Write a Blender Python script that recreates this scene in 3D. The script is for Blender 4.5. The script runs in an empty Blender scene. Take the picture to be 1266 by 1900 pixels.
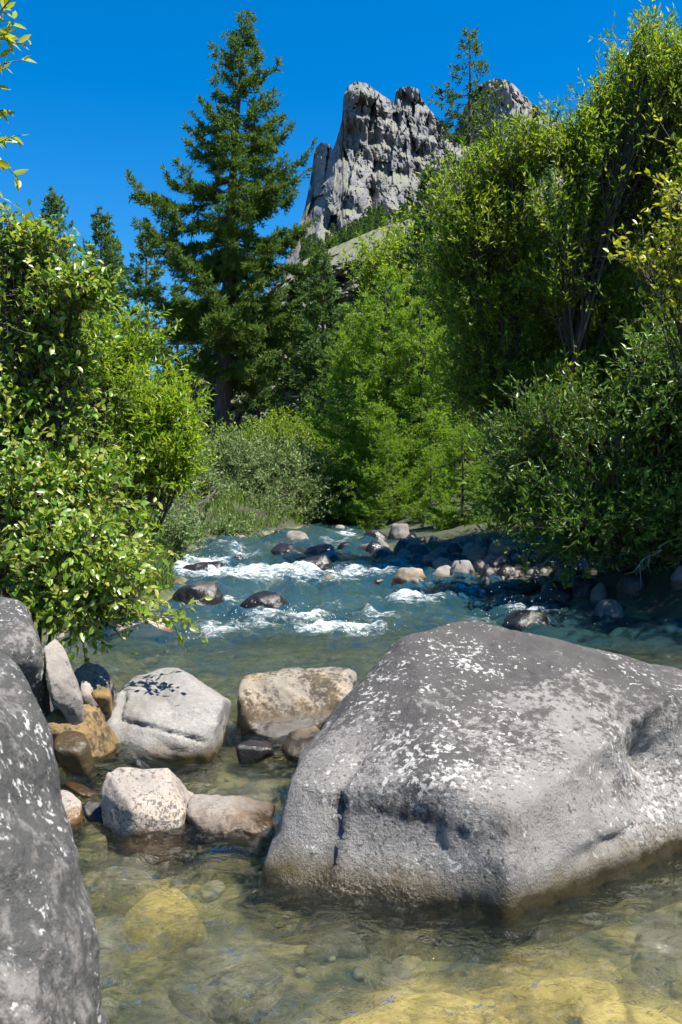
import bpy, bmesh, math, random
import numpy as np
from mathutils import Vector, Matrix
R = math.radians
rng = np.random.default_rng(7)
sc = bpy.context.scene
col = sc.collection

# ------------------------------------------------------------------ camera, sky, sun, exposure
CAMZ = 1.5
F = 1847.0                       # focal length in photo pixels (photo 1266 x 1900)
cam = bpy.data.cameras.new('camera'); camo = bpy.data.objects.new('camera', cam); col.objects.link(camo)
camo.location = (0, 0, CAMZ); camo.rotation_euler = (R(90), 0, 0)
cam.sensor_fit = 'VERTICAL'; cam.sensor_height = 36; cam.sensor_width = 24; cam.lens = 35.0
cam.clip_start = 0.05; cam.clip_end = 9000
cam.dof.use_dof = True; cam.dof.focus_distance = 8.0; cam.dof.aperture_fstop = 9.0
sc.camera = camo
SUN_AZ, SUN_EL = 118.0, 64.0     # azimuth clockwise from +Y (view direction)
w = bpy.data.worlds.new('World'); sc.world = w; w.use_nodes = True
nt = w.node_tree; nt.nodes.clear()
sky = nt.nodes.new('ShaderNodeTexSky'); sky.sky_type = 'NISHITA'; sky.sun_disc = False
sky.sun_elevation = R(SUN_EL); sky.sun_rotation = R(SUN_AZ)
sky.altitude = 0; sky.air_density = 1.0; sky.dust_density = 0.0; sky.ozone_density = 6.0
hs = nt.nodes.new('ShaderNodeHueSaturation'); hs.inputs['Saturation'].default_value = 1.38
bg = nt.nodes.new('ShaderNodeBackground'); bg.inputs[1].default_value = 0.073
wo = nt.nodes.new('ShaderNodeOutputWorld')
nt.links.new(sky.outputs[0], hs.inputs['Color']); nt.links.new(hs.outputs[0], bg.inputs[0]); nt.links.new(bg.outputs[0], wo.inputs[0])
sl = bpy.data.lights.new('sun', 'SUN'); sl.energy = 5.0; sl.angle = R(0.53); sl.color = (1.0, 0.95, 0.86)
so = bpy.data.objects.new('sun', sl); col.objects.link(so)
sdir = Vector((math.cos(R(SUN_EL))*math.sin(R(SUN_AZ)), math.cos(R(SUN_EL))*math.cos(R(SUN_AZ)), math.sin(R(SUN_EL))))
so.rotation_euler = sdir.to_track_quat('Z', 'Y').to_euler(); so.location = (20, -10, 40)
sc.view_settings.view_transform = 'Standard'; sc.view_settings.look = 'None'
sc.view_settings.exposure = 1.36; sc.view_settings.gamma = 1.0; sc.view_settings.use_curve_mapping = False
sc.render.engine = 'CYCLES'
sc.cycles.use_denoising = True
sc.cycles.max_bounces = 5; sc.cycles.diffuse_bounces = 2; sc.cycles.glossy_bounces = 2; sc.cycles.transparent_max_bounces = 6; sc.cycles.transmission_bounces = 4
sc.cycles.use_adaptive_sampling = True; sc.cycles.adaptive_threshold = 0.03
sc.cycles.sample_clamp_indirect = 6.0

# ------------------------------------------------------------------ helpers
def P(px, py, d):
    return np.array([(px-633.0)/F*d, d, CAMZ-(py-950.0)/F*d])

_perm = np.random.default_rng(3).permutation(256); _perm = np.concatenate([_perm, _perm, _perm])
_g = np.random.default_rng(4).normal(size=(256, 3)); _g /= np.linalg.norm(_g, axis=1)[:, None]
def pn(p):
    p = np.asarray(p, float); i = np.floor(p).astype(int); f = p-i; u = f*f*f*(f*(f*6-15)+10); i &= 255
    out = np.zeros(len(p))
    for dx in (0, 1):
        wx = u[:, 0] if dx else 1-u[:, 0]
        for dy in (0, 1):
            wy = u[:, 1] if dy else 1-u[:, 1]
            for dz in (0, 1):
                wz = u[:, 2] if dz else 1-u[:, 2]
                h = _perm[_perm[_perm[(i[:, 0]+dx) & 255]+((i[:, 1]+dy) & 255)]+((i[:, 2]+dz) & 255)]
                g = _g[h]
                out += wx*wy*wz*(g[:, 0]*(f[:, 0]-dx)+g[:, 1]*(f[:, 1]-dy)+g[:, 2]*(f[:, 2]-dz))
    return out*1.5
def fbm(p, o=4, gain=0.5, lac=2.03):
    a, s, t = 1.0, 0.0, np.asarray(p, float).copy()
    for k in range(o):
        s = s+a*pn(t); a *= gain; t = t*lac+17.3
    return s
def ridged(p, o=4, gain=0.5):
    a, s, t = 1.0, 0.0, np.asarray(p, float).copy()
    for k in range(o):
        s = s+a*(1-2*np.abs(pn(t))); a *= gain; t = t*2.1+11.7
    return s
def sstep(a, b, x):
    t = np.clip((x-a)/(b-a), 0, 1); return t*t*(3-2*t)

def mesh_np(name, V, Fc, mat=None, smooth=True, attrs=None):
    me = bpy.data.meshes.new(name)
    V = np.asarray(V, np.float32); Fl = Fc if isinstance(Fc, list) else [Fc]
    Fl = [np.asarray(f, np.int32) for f in Fl if len(f)]
    me.vertices.add(len(V)); me.vertices.foreach_set('co', V.ravel())
    idx = np.concatenate([f.ravel() for f in Fl]); cnt = np.concatenate([np.full(len(f), f.shape[1], np.int32) for f in Fl])
    st = np.concatenate([[0], np.cumsum(cnt)[:-1]]).astype(np.int32)
    me.loops.add(len(idx)); me.loops.foreach_set('vertex_index', idx)
    me.polygons.add(len(cnt)); me.polygons.foreach_set('loop_start', st)
    me.polygons.foreach_set('use_smooth', np.full(len(cnt), smooth, bool))
    if attrs:
        for k, a in attrs.items():
            at = me.attributes.new(k, 'FLOAT', 'POINT'); at.data.foreach_set('value', np.asarray(a, np.float32))
    me.update(calc_edges=True)
    if mat: me.materials.append(mat)
    return me
def link(name, me, parent=None, loc=None):
    o = bpy.data.objects.new(name, me); col.objects.link(o)
    if loc is not None: o.location = [float(c) for c in loc]
    if parent: o.parent = parent
    return o
def tag(o, label=None, cat=None, group=None, kind=None):
    if label: o['label'] = label
    if cat: o['category'] = cat
    if group: o['group'] = group
    if kind: o['kind'] = kind
    return o
def grid_faces(nr, nc):
    a = np.arange(nr*nc).reshape(nr, nc)
    return np.stack([a[:-1, :-1], a[:-1, 1:], a[1:, 1:], a[1:, :-1]], -1).reshape(-1, 4)
class Geo:
    def __init__(s): s.v = []; s.f = {}; s.n = 0; s.a = []
    def add(s, V, Fc, a=None):
        V = np.asarray(V).reshape(-1, 3); s.v.append(V)
        Fc = np.asarray(Fc)
        s.f.setdefault(Fc.shape[1], []).append(Fc+s.n); s.n += len(V)
        if a is not None: s.a.append(a)
    def build(s, name, mat, parent=None, smooth=True, loc=None):
        V = np.concatenate(s.v)
        if loc is not None: V = V-np.asarray(loc)
        me = mesh_np(name, V, [np.concatenate(f) for f in s.f.values()], mat, smooth)
        return link(name, me, parent, None)
def tubes(Pt, Rr, S=5):
    Pt = np.asarray(Pt, float); Rr = np.asarray(Rr, float); B, K, _ = Pt.shape
    T = np.gradient(Pt, axis=1); T /= np.linalg.norm(T, axis=2)[..., None]+1e-9
    ref = np.where(np.abs(T[..., 2:3]) > 0.9, np.array([1., 0, 0]), np.array([0, 0, 1.]))
    A = np.cross(T, ref); A /= np.linalg.norm(A, axis=2)[..., None]+1e-9; Bn = np.cross(T, A)
    th = np.arange(S)*2*np.pi/S
    V = Pt[:, :, None]+Rr[:, :, None, None]*(A[:, :, None]*np.cos(th)[None, None, :, None]+Bn[:, :, None]*np.sin(th)[None, None, :, None])
    i = np.arange(B*K*S).reshape(B, K, S); j = np.roll(i, -1, axis=2)
    Fc = np.stack([i[:, :-1], j[:, :-1], j[:, 1:], i[:, 1:]], -1).reshape(-1, 4)
    return V.reshape(-1, 3), Fc
def bez(s, m, e, K):
    t = np.linspace(0, 1, K)[None, :, None]
    return s[:, None]*(1-t)**2+2*m[:, None]*t*(1-t)+e[:, None]*t*t
def unit(v): return v/(np.linalg.norm(v, axis=-1, keepdims=True)+1e-9)
def leaf_quads(p, t, n, L, W):
    """thin folded rhombic leaves: 4 verts, 2 tris"""
    t = unit(t); s = unit(np.cross(t, n)); n = np.cross(s, t); L = np.asarray(L)[:, None]; W = np.asarray(W)[:, None]
    b = p; tip = p+t*L-n*L*0.10; l = p+t*L*0.45+s*W*0.5+n*W*0.18; r = p+t*L*0.45-s*W*0.5+n*W*0.18
    V = np.stack([b, l, tip, r], 1).reshape(-1, 3); i = np.arange(len(p))[:, None]*4
    return V, np.concatenate([i+np.array([[0, 2, 1]]), i+np.array([[0, 3, 2]])])
LEAF_T = np.array([0, .22, .22, .22, .6, .6, .6, 1.0]); LEAF_S = np.array([0, -.42, 0, .42, -.45, 0, .45, 0]); LEAF_N = np.array([0, .14, 0, .14, .06, -.08, .06, -.26])
LEAF_F = np.array([[0, 2, 1], [0, 3, 2], [1, 2, 5], [1, 5, 4], [2, 3, 6], [2, 6, 5], [4, 5, 7], [5, 6, 7]])
def leaf_fine(p, t, n, L, W):
    t = unit(t); s = unit(np.cross(t, n)); n = np.cross(s, t); L = np.asarray(L)[:, None, None]; W = np.asarray(W)[:, None, None]
    V = p[:, None]+t[:, None]*L*LEAF_T[None, :, None]+s[:, None]*W*LEAF_S[None, :, None]+n[:, None]*W*LEAF_N[None, :, None]
    i = np.arange(len(p))[:, None, None]*8
    return V.reshape(-1, 3), (i+LEAF_F[None]).reshape(-1, 3)

# ------------------------------------------------------------------ materials
def newmat(name):
    m = bpy.data.materials.new(name); m.use_nodes = True; t = m.node_tree; t.nodes.clear()
    return m, t, lambda k: t.nodes.new('ShaderNode'+k), t.links.new
def ramp(N, stops):
    r = N('ValToRGB'); e = r.color_ramp.elements
    while len(e) < len(stops): e.new(0.5)
    for k, (p, c) in enumerate(stops):
        e[k].position = p; e[k].color = (c, c, c, 1) if isinstance(c, (int, float)) else (*c, 1)
    return r
def leafmat(name, cols, trans=0.38, gloss=0.35, rough=0.42, tcol=(1.25, 1.2, 0.5)):
    m, t, N, Lk = newmat(name)
    g = N('NewGeometry'); n = len(cols)
    r = ramp(N, [(k/max(n-1, 1), c) for k, c in enumerate(cols)]); Lk(g.outputs['Random Per Island'], r.inputs[0])
    b = N('BsdfPrincipled'); b.inputs['Roughness'].default_value = rough; b.inputs['Specular IOR Level'].default_value = gloss
    Lk(r.outputs[0], b.inputs['Base Color'])
    tr = N('BsdfTranslucent'); mx = N('Mix'); mx.data_type = 'RGBA'; mx.blend_type = 'MULTIPLY'; mx.inputs[0].default_value = 1
    Lk(r.outputs[0], mx.inputs[6]); mx.inputs[7].default_value = (*tcol, 1); Lk(mx.outputs[2], tr.inputs[0])
    ms = N('MixShader'); ms.inputs[0].default_value = trans; Lk(b.outputs[0], ms.inputs[1]); Lk(tr.outputs[0], ms.inputs[2])
    o = N('OutputMaterial'); Lk(ms.outputs[0], o.inputs[0]); return m
def barkmat(name, a, b, scale=14):
    m, t, N, Lk = newmat(name)
    tc = N('TexCoord'); mp = N('Mapping'); mp.inputs['Scale'].default_value = (1, 1, 0.25); Lk(tc.outputs['Object'], mp.inputs[0])
    n = N('TexNoise'); n.inputs['Scale'].default_value = scale; n.inputs['Detail'].default_value = 6; Lk(mp.outputs[0], n.inputs[0])
    r = ramp(N, [(0.3, a), (0.7, b)]); Lk(n.outputs[0], r.inputs[0])
    p = N('BsdfPrincipled'); p.inputs['Roughness'].default_value = 0.9; Lk(r.outputs[0], p.inputs['Base Color'])
    bp = N('Bump'); bp.inputs['Strength'].default_value = 0.8; bp.inputs['Distance'].default_value = 0.03; Lk(n.outputs[0], bp.inputs['Height']); Lk(bp.outputs[0], p.inputs['Normal'])
    o = N('OutputMaterial'); Lk(p.outputs[0], o.inputs[0]); return m
def rockmat(name, light=(.42, .41, .40), dark=(.075, .07, .07), patina=0.0, pz=None, pk=0.0, white=0.5, dots=0.3, wet=0.06, wetcol=(.05, .035, .015), algae=None, warm=0.0, scale=1.0, bump=1.0, moss=0.0, band=None):
    m, t, N, Lk = newmat(name)
    tc = N('TexCoord'); C = tc.outputs['Object']
    def noise(s, d=6, r=0.6, dist=0.0):
        n = N('TexNoise'); n.inputs['Scale'].default_value = s*scale; n.inputs['Detail'].default_value = d; n.inputs['Roughness'].default_value = r; n.inputs['Distortion'].default_value = dist
        Lk(C, n.inputs[0]); return n.outputs[0]
    def math_(op, a, b):
        n = N('Math'); n.operation = op
        for k, x in enumerate((a, b)):
            if isinstance(x, (int, float)): n.inputs[k].default_value = x
            else: Lk(x, n.inputs[k])
        return n.outputs[0]
    def mix(f, a, b, mode='MIX'):
        n = N('Mix'); n.data_type = 'RGBA'; n.blend_type = mode
        if isinstance(f, (int, float)): n.inputs[0].default_value = f
        else: Lk(f, n.inputs[0])
        for k, x in ((6, a), (7, b)):
            if isinstance(x, tuple): n.inputs[k].default_value = (*x, 1)
            else: Lk(x, n.inputs[k])
        return n.outputs[2]
    def thr(x, lo, hi):
        r = ramp(N, [(lo, 0.0), (hi, 1.0)]); Lk(x, r.inputs[0]); return r.outputs[0]
    L = np.array(light)
    n1 = noise(2.6, 9, 0.66)
    r1 = ramp(N, [(.28, tuple(L*0.55)), (.5, tuple(L)), (.72, tuple(np.minimum(L*1.3, .8)))]); Lk(n1, r1.inputs[0]); c = r1.outputs[0]
    if warm: c = mix(math_('MULTIPLY', thr(noise(3.1, 5), .45, .65), warm), c, (.42, .30, .20))
    sep = N('SeparateXYZ'); Lk(C, sep.inputs[0]); z = sep.outputs[2]
    pm = noise(1.7, 10, 0.72, 0.3)
    if pz is not None: pm = math_('ADD', pm, math_('MULTIPLY', math_('SUBTRACT', z, pz), pk))
    if band:
        bz = math_('DIVIDE', math_('SUBTRACT', math_('ADD', z, math_('MULTIPLY', math_('SUBTRACT', noise(3, 3), .5), .10)), band[0]), band[1])
        pm = math_('ADD', pm, math_('MULTIPLY', math_('POWER', 2.718, math_('MULTIPLY', math_('MULTIPLY', bz, bz), -1.0)), band[2]))
    pm = math_('ADD', pm, math_('MULTIPLY', math_('SUBTRACT', noise(26, 4, .7), .5), 0.62))
    pmask = thr(math_('ADD', pm, patina), .52, .62)
    dn = ramp(N, [(.3, tuple(np.array(dark)*0.7)), (.7, tuple(np.array(dark)*1.5))]); Lk(noise(6, 8, .7), dn.inputs[0])
    c = mix(pmask, c, dn.outputs[0])
    if dots:
        cov = math_('MULTIPLY', math_('SUBTRACT', noise(1.9, 4, .6), .5), .45)
        dm = math_('ADD', math_('MULTIPLY', noise(48, 2, .5), .62), math_('MULTIPLY', noise(120, 2, .5), .38))
        c = mix(math_('MULTIPLY', thr(math_('ADD', dm, cov), .545, .60), min(dots*1.9, .92)), c, (.04, .037, .036))
    if white:
        wv = math_('ADD', math_('MULTIPLY', noise(40, 4, .65), .72), math_('MULTIPLY', noise(9, 3, .6), .28))
        wm = math_('MULTIPLY', thr(math_('ADD', wv, math_('MULTIPLY', math_('SUBTRACT', noise(1.6, 3), .5), .35)), .575, .615), white)
        c = mix(wm, c, (.40, .39, .375))
    if moss: c = mix(math_('MULTIPLY', thr(noise(3.5, 8, .7), .5, .62), moss), c, (.10, .075, .02))
    nb = math_('ADD', math_('MULTIPLY', noise(7, 9, .66), 1.0), math_('MULTIPLY', noise(60, 4, .7), .30))
    if algae:
        am = math_('SUBTRACT', math_('ADD', math_('MULTIPLY', noise(6, 5), .22), wet+.0), z)
        c = mix(thr(am, .03, .16), c, algae)
    wm2 = math_('SUBTRACT', math_('ADD', math_('MULTIPLY', noise(9, 4), .10), wet-.05), z)
    wetm = thr(wm2, 0.0, 0.035)
    c = mix(math_('MULTIPLY', wetm, .88), c, wetcol)
    p = N('BsdfPrincipled'); Lk(c, p.inputs['Base Color'])
    rr = N('MapRange'); Lk(wetm, rr.inputs[0]); rr.inputs[3].default_value = .82; rr.inputs[4].default_value = .18; Lk(rr.outputs[0], p.inputs['Roughness'])
    bp = N('Bump'); bp.inputs['Strength'].default_value = 0.7*bump; bp.inputs['Distance'].default_value = 0.03; Lk(nb, bp.inputs['Height']); Lk(bp.outputs[0], p.inputs['Normal'])
    o = N('OutputMaterial'); Lk(p.outputs[0], o.inputs[0]); return m

M = {}
M['hero'] = rockmat('hero_rock', band=(.30, .055, .22), bump=1.3, light=(0.17, 0.16, 0.15), dark=(0.044, 0.04, 0.038), patina=.06, pz=.55, pk=.9, white=.75, dots=.42, wet=.085, wetcol=(0.033, 0.025, 0.01), algae=(0.057, 0.041, 0.013), moss=.0)
M['darkfg'] = rockmat('dark_lichen_rock', bump=1.6, light=(0.151, 0.14, 0.131), dark=(0.045, 0.044, 0.042), patina=.14, white=1.0, dots=.2, wet=-1)
M['grey'] = rockmat('grey_rock', light=(0.189, 0.178, 0.163), dark=(0.079, 0.073, 0.066), patina=-.16, white=.2, dots=.12, wet=.06, algae=(0.059, 0.04, 0.013))
M['white'] = rockmat('pale_rock', light=(0.25, 0.218, 0.187), dark=(0.198, 0.165, 0.145), patina=-.22, white=.1, dots=.42, wet=.05, wetcol=(0.106, 0.05, 0.013), warm=.25)
M['tan'] = rockmat('tan_rock', light=(0.189, 0.157, 0.121), dark=(0.066, 0.043, 0.023), patina=-.06, white=.15, dots=.2, wet=.12, wetcol=(0.037, 0.021, 0.008), algae=(0.059, 0.033, 0.01), warm=.5)
M['dapple'] = rockmat('speckled_rock', light=(0.189, 0.171, 0.156), dark=(0.086, 0.079, 0.079), patina=-.14, white=.3, dots=.6, wet=.0, warm=.2)
M['pale'] = rockmat('pale_grey_rock', light=(0.198, 0.182, 0.165), dark=(0.079, 0.066, 0.057), patina=-.12, white=.25, dots=.25, wet=.06, wetcol=(0.03, 0.017, 0.007), algae=(0.066, 0.037, 0.013), warm=.3)
M['rugged'] = rockmat('rugged_tan_rock', light=(0.191, 0.165, 0.132), dark=(0.033, 0.023, 0.013), patina=.07, white=.2, dots=.3, wet=.17, wetcol=(0.018, 0.012, 0.005), algae=(0.046, 0.026, 0.008), warm=.5, moss=.5)
M['wetbrown'] = rockmat('wet_brown_rock', light=(0.074, 0.052, 0.028), dark=(0.026, 0.019, 0.01), patina=.0, white=.0, dots=.2, wet=.5, wetcol=(0.044, 0.03, 0.014), warm=.2, moss=.4)
M['gold'] = rockmat('golden_algae_rock', light=(0.174, 0.109, 0.035), dark=(0.03, 0.021, 0.01), patina=.05, white=.0, dots=.1, wet=.05, wetcol=(0.066, 0.04, 0.01), warm=.2)
M['wetdark'] = rockmat('wet_dark_rock', light=(0.037, 0.032, 0.028), dark=(0.02, 0.018, 0.016), patina=.05, white=.03, dots=.1, wet=.3, wetcol=(0.015, 0.012, 0.01))
M['bank'] = rockmat('bank_rock', light=(0.128, 0.117, 0.104), dark=(0.053, 0.05, 0.046), patina=-.06, white=.15, dots=.25, wet=.05, wetcol=(0.02, 0.017, 0.013), warm=.25)
M['bed'] = rockmat('streambed_rock', light=(0.198, 0.178, 0.125), dark=(0.059, 0.053, 0.033), patina=-.05, white=.0, dots=.2, wet=-5, moss=.5)
M['yellow'] = rockmat('yellow_algae_rock', light=(.46, .35, .12), dark=(0.112, 0.086, 0.026), patina=-.02, white=.0, dots=.2, wet=-5, moss=.35)
M['bark'] = barkmat('larch_bark', (.035, .022, .016), (.12, .075, .055), 10)
M['twig'] = barkmat('dark_twig_bark', (.03, .024, .018), (.09, .075, .06), 20)
M['deadwood'] = barkmat('grey_dead_wood', (.16, .145, .13), (.36, .34, .31), 20)
M['larch'] = leafmat('larch_needles', [(0.044, 0.096, 0.018), (0.074, 0.141, 0.024), (0.111, 0.186, 0.032), (0.14, 0.186, 0.055)], trans=.33, gloss=.2, rough=.6)
M['larchfar'] = leafmat('far_larch_needles', [(0.052, 0.107, 0.031), (0.085, 0.156, 0.041), (0.123, 0.197, 0.053)], trans=.33, gloss=.2, rough=.6)
M['younglarch'] = leafmat('young_larch_needles', [(0.095, 0.189, 0.017), (0.142, 0.263, 0.023), (0.209, 0.329, 0.031), (0.246, 0.346, 0.041)], trans=.48, gloss=.2, rough=.6)
M['willow'] = leafmat('willow_leaves', [(0.087, 0.168, 0.014), (0.141, 0.24, 0.017), (0.217, 0.31, 0.025), (0.305, 0.355, 0.041)], trans=.54, gloss=.35, rough=.4)
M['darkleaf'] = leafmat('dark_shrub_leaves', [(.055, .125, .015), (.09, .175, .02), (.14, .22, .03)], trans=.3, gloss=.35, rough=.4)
M['broad'] = leafmat('broad_leaves', [(0.085, 0.189, 0.017), (0.133, 0.246, 0.028), (0.189, 0.296, 0.035), (0.283, 0.346, 0.063), (0.36, 0.346, 0.084)], trans=.42, gloss=.5, rough=.34)
M['rowan'] = leafmat('bright_leaflets', [(0.142, 0.263, 0.014), (0.209, 0.337, 0.017), (0.303, 0.36, 0.025)], trans=.5, gloss=.3, rough=.4)
M['greywillow'] = leafmat('grey_willow_leaves', [(.125, .19, .06), (.17, .24, .085), (.22, .28, .12), (.14, .23, .05)], trans=.3, gloss=.3, rough=.5, tcol=(1.1, 1.1, .7))
M['sunleaf'] = leafmat('yellow_green_leaves', [(0.227, 0.313, 0.017), (0.34, 0.36, 0.025), (0.36, 0.36, 0.041)], trans=.45, gloss=.4, rough=.36)

# ------------------------------------------------------------------ river profile and terrain
WY = np.array([0, 6.3, 7.0, 9.5, 12, 13.9, 15.0, 17, 18, 20, 24, 30, 40, 60, 3000.]); WZt = np.array([0, 0, .2, .21, .32, .44, .64, .73, .84, .93, 1.08, 1.22, 1.6, 2.3, 2.3])
def WZ(y): return np.interp(y, WY, WZt)
LY = np.array([0, 4, 6.5, 9.5, 11, 13, 16, 20, 24, 28, 35, 45, 3000.]); LX = np.array([-3.2, -2.8, -2.6, -2.75, -2.5, -2.1, -2.7, -2.5, -1.0, .0, 1.4, 3.5, 3.5])
RX = np.array([6, 5.5, 4.8, 4.3, 3.5, 2.6, .95, .42, .75, 1.0, 2.6, 5.5, 5.5])
def xl(y): return np.interp(y, LY, LX)
def xr(y): return np.interp(y, LY, RX)
def TZ(x, y):
    x = np.asarray(x, float); y = np.asarray(y, float); shp = x.shape; x = x.ravel(); y = y.ravel()
    a, b = xl(y), xr(y); s = np.maximum(a-x, x-b); n = fbm(np.stack([x*.6, y*.6, x*0], 1), 4)
    spit_ = sstep(12.2, 13.6, y)*(1-sstep(20, 24, y))*(x > b)           # low stony spit on the right
    s2 = np.maximum(s-2.6*spit_, 0)
    bank = WZ(y)+.05+(.30-.20*spit_)*sstep(0, .8, s)+.10*np.minimum(s, 2.6)*spit_+13*(1-np.exp(-s2*.26/13))+n*.12*sstep(0, 1.5, s)
    depth = .28+.14*sstep(6, 9, y); mid = np.clip(-s/.9, 0, 1)
    bed = WZ(y)+.05-depth*sstep(0, 1, mid)+n*.10
    return np.where(s > 0, bank, bed).reshape(shp)
def py_of(y): return 950+F*(CAMZ-WZ(y))/y
_yt = np.geomspace(2.0, 45, 2000); _pt = py_of(_yt)
def Wd(py): return float(np.interp(py, _pt[::-1], _yt[::-1]))
def Gd(px, py):
    d = np.linspace(6, 34, 1200); x = (px-633)/F*d; z = CAMZ-(py-950)/F*d
    h = TZ(x, d); h = np.maximum(h, WZ(d)); k = np.argmax(z <= h)
    return float(d[k]) if (z <= h).any() else 30.0
def Wp(px, py):
    d = Wd(py); return np.array([(px-633)/F*d, d, WZ(d)])

def groundmat():
    m, t, N, Lk = newmat('grass_and_soil')
    tc = N('TexCoord'); n = N('TexNoise'); n.inputs['Scale'].default_value = .8; n.inputs['Detail'].default_value = 10; n.inputs['Roughness'].default_value = .7; Lk(tc.outputs['Object'], n.inputs[0])
    a = N('Attribute'); a.attribute_name = 'wetbed'
    r = ramp(N, [(.40, (.024, .02, .013)), (.55, (.035, .045, .015)), (.75, (.06, .10, .022))]); Lk(n.outputs[0], r.inputs[0])
    n2 = N('TexNoise'); n2.inputs['Scale'].default_value = 5; n2.inputs['Detail'].default_value = 8; n2.inputs['Distortion'].default_value = .6; Lk(tc.outputs['Object'], n2.inputs[0])
    r2 = ramp(N, [(.32, (.02, .032, .03)), (.46, (.085, .085, .045)), (.58, (.20, .165, .06)), (.75, (.26, .23, .12))]); Lk(n2.outputs[0], r2.inputs[0])
    mx = N('Mix'); mx.data_type = 'RGBA'; Lk(a.outputs['Fac'], mx.inputs[0]); Lk(r.outputs[0], mx.inputs[6]); Lk(r2.outputs[0], mx.inputs[7])
    p = N('BsdfPrincipled'); p.inputs['Roughness'].default_value = .9; Lk(mx.outputs[2], p.inputs['Base Color'])
    b = N('Bump'); b.inputs['Distance'].default_value = .08; Lk(n2.outputs[0], b.inputs['Height']); Lk(b.outputs[0], p.inputs['Normal'])
    o = N('OutputMaterial'); Lk(p.outputs[0], o.inputs[0]); return m
gx = np.sinh(np.linspace(-7.2, 7.2, 170))*1.2; gy = np.concatenate([np.linspace(-6, 1.8, 20), np.geomspace(2, 900, 220)])
GX, GY = np.meshgrid(gx, gy); GX = GX+np.interp(GY, LY, (LX+RX)/2); GZ = TZ(GX, GY)
s_ = np.maximum(xl(GY)-GX, GX-xr(GY))
link('ground', mesh_np('ground', np.stack([GX, GY, GZ], -1).reshape(-1, 3), grid_faces(*GX.shape), groundmat(), True, {'wetbed': (1-sstep(-.25, .15, s_)).ravel()}))['kind'] = 'structure'

# ------------------------------------------------------------------ river water
def watermat():
    m, t, N, Lk = newmat('stream_water')
    tc = N('TexCoord'); mp = N('Mapping'); mp.inputs['Scale'].default_value = (1, 1.3, 1); Lk(tc.outputs['Object'], mp.inputs[0])
    n1 = N('TexNoise'); n1.inputs['Scale'].default_value = 7; n1.inputs['Detail'].default_value = 5; n1.inputs['Roughness'].default_value = .55; n1.inputs['Distortion'].default_value = .8; Lk(mp.outputs[0], n1.inputs[0])
    n2 = N('TexNoise'); n2.inputs['Scale'].default_value = 38; n2.inputs['Detail'].default_value = 3; n2.inputs['Distortion'].default_value = .5; Lk(mp.outputs[0], n2.inputs[0])
    ad = N('Math'); ad.operation = 'MULTIPLY_ADD'; Lk(n2.outputs[0], ad.inputs[0]); ad.inputs[1].default_value = .10; Lk(n1.outputs[0], ad.inputs[2])
    b = N('Bump'); b.inputs['Strength'].default_value = 1.0; b.inputs['Distance'].default_value = .085; Lk(ad.outputs[0], b.inputs['Height'])
    fr = N('Fresnel'); fr.inputs['IOR'].default_value = 1.33; Lk(b.outputs[0], fr.inputs['Normal'])
    tint = (.95, .985, .94, 1)
    tp = N('BsdfTransparent'); tp.inputs[0].default_value = tint
    rf = N('BsdfRefraction'); rf.inputs['Color'].default_value = tint; rf.inputs['IOR'].default_value = 1.33; rf.inputs['Roughness'].default_value = 0; Lk(b.outputs[0], rf.inputs['Normal'])
    m1 = N('MixShader'); m1.inputs[0].default_value = .56; Lk(tp.outputs[0], m1.inputs[1]); Lk(rf.outputs[0], m1.inputs[2])
    df = N('BsdfDiffuse'); df.inputs[0].default_value = (.022, .068, .078, 1)
    am = N('Attribute'); am.attribute_name = 'murk'
    m2 = N('MixShader'); Lk(am.outputs['Fac'], m2.inputs[0]); Lk(m1.outputs[0], m2.inputs[1]); Lk(df.outputs[0], m2.inputs[2])
    gl = N('BsdfGlossy'); gl.inputs['Roughness'].default_value = .02; Lk(b.outputs[0], gl.inputs['Normal'])
    m3 = N('MixShader'); Lk(fr.outputs[0], m3.inputs[0]); Lk(m2.outputs[0], m3.inputs[1]); Lk(gl.outputs[0], m3.inputs[2])
    af = N('Attribute'); af.attribute_name = 'foam'
    fn = N('TexNoise'); fn.inputs['Scale'].default_value = 13; fn.inputs['Detail'].default_value = 8; fn.inputs['Roughness'].default_value = .72; fn.inputs['Distortion'].default_value = .5
    mp2 = N('Mapping'); mp2.inputs['Scale'].default_value = (.8, 2.2, 2.0); Lk(tc.outputs['Object'], mp2.inputs[0]); Lk(mp2.outputs[0], fn.inputs[0])
    s = N('Math'); s.operation = 'ADD'; Lk(fn.outputs[0], s.inputs[0]); Lk(af.outputs['Fac'], s.inputs[1])
    fr2 = ramp(N, [(.76, 0.0), (.87, .28), (1.06, .9)]); Lk(s.outputs[0], fr2.inputs[0])
    fb = N('BsdfPrincipled'); fb.inputs['Base Color'].default_value = (.52, .57, .59, 1); fb.inputs['Roughness'].default_value = .5
    m4 = N('MixShader'); Lk(fr2.outputs[0], m4.inputs[0]); Lk(m3.outputs[0], m4.inputs[1]); Lk(fb.outputs[0], m4.inputs[2])
    o = N('OutputMaterial'); Lk(m4.outputs[0], o.inputs[0]); return m
NR, NC = 440, 340
wy = np.geomspace(1.3, 46, NR); wu = np.linspace(-1, 1, NC)
Yw = np.repeat(wy[:, None], NC, 1); cx = np.interp(wy, LY, (LX+RX)/2)*sstep(8, 22, wy)
Xw = cx[:, None]+wu[None]*(1.8+.48*np.minimum(Yw, 16)); xx, yy = Xw.ravel(), Yw.ravel()
def q(a, b, c=0.0): return np.stack([xx*a, yy*b, np.full_like(xx, c)], 1)
rap = sstep(8.3, 10.5, yy)*(1-.35*sstep(20, 30, yy)); mid = 1-rap
zb = WZ(yy); kern = np.zeros_like(zb)
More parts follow.
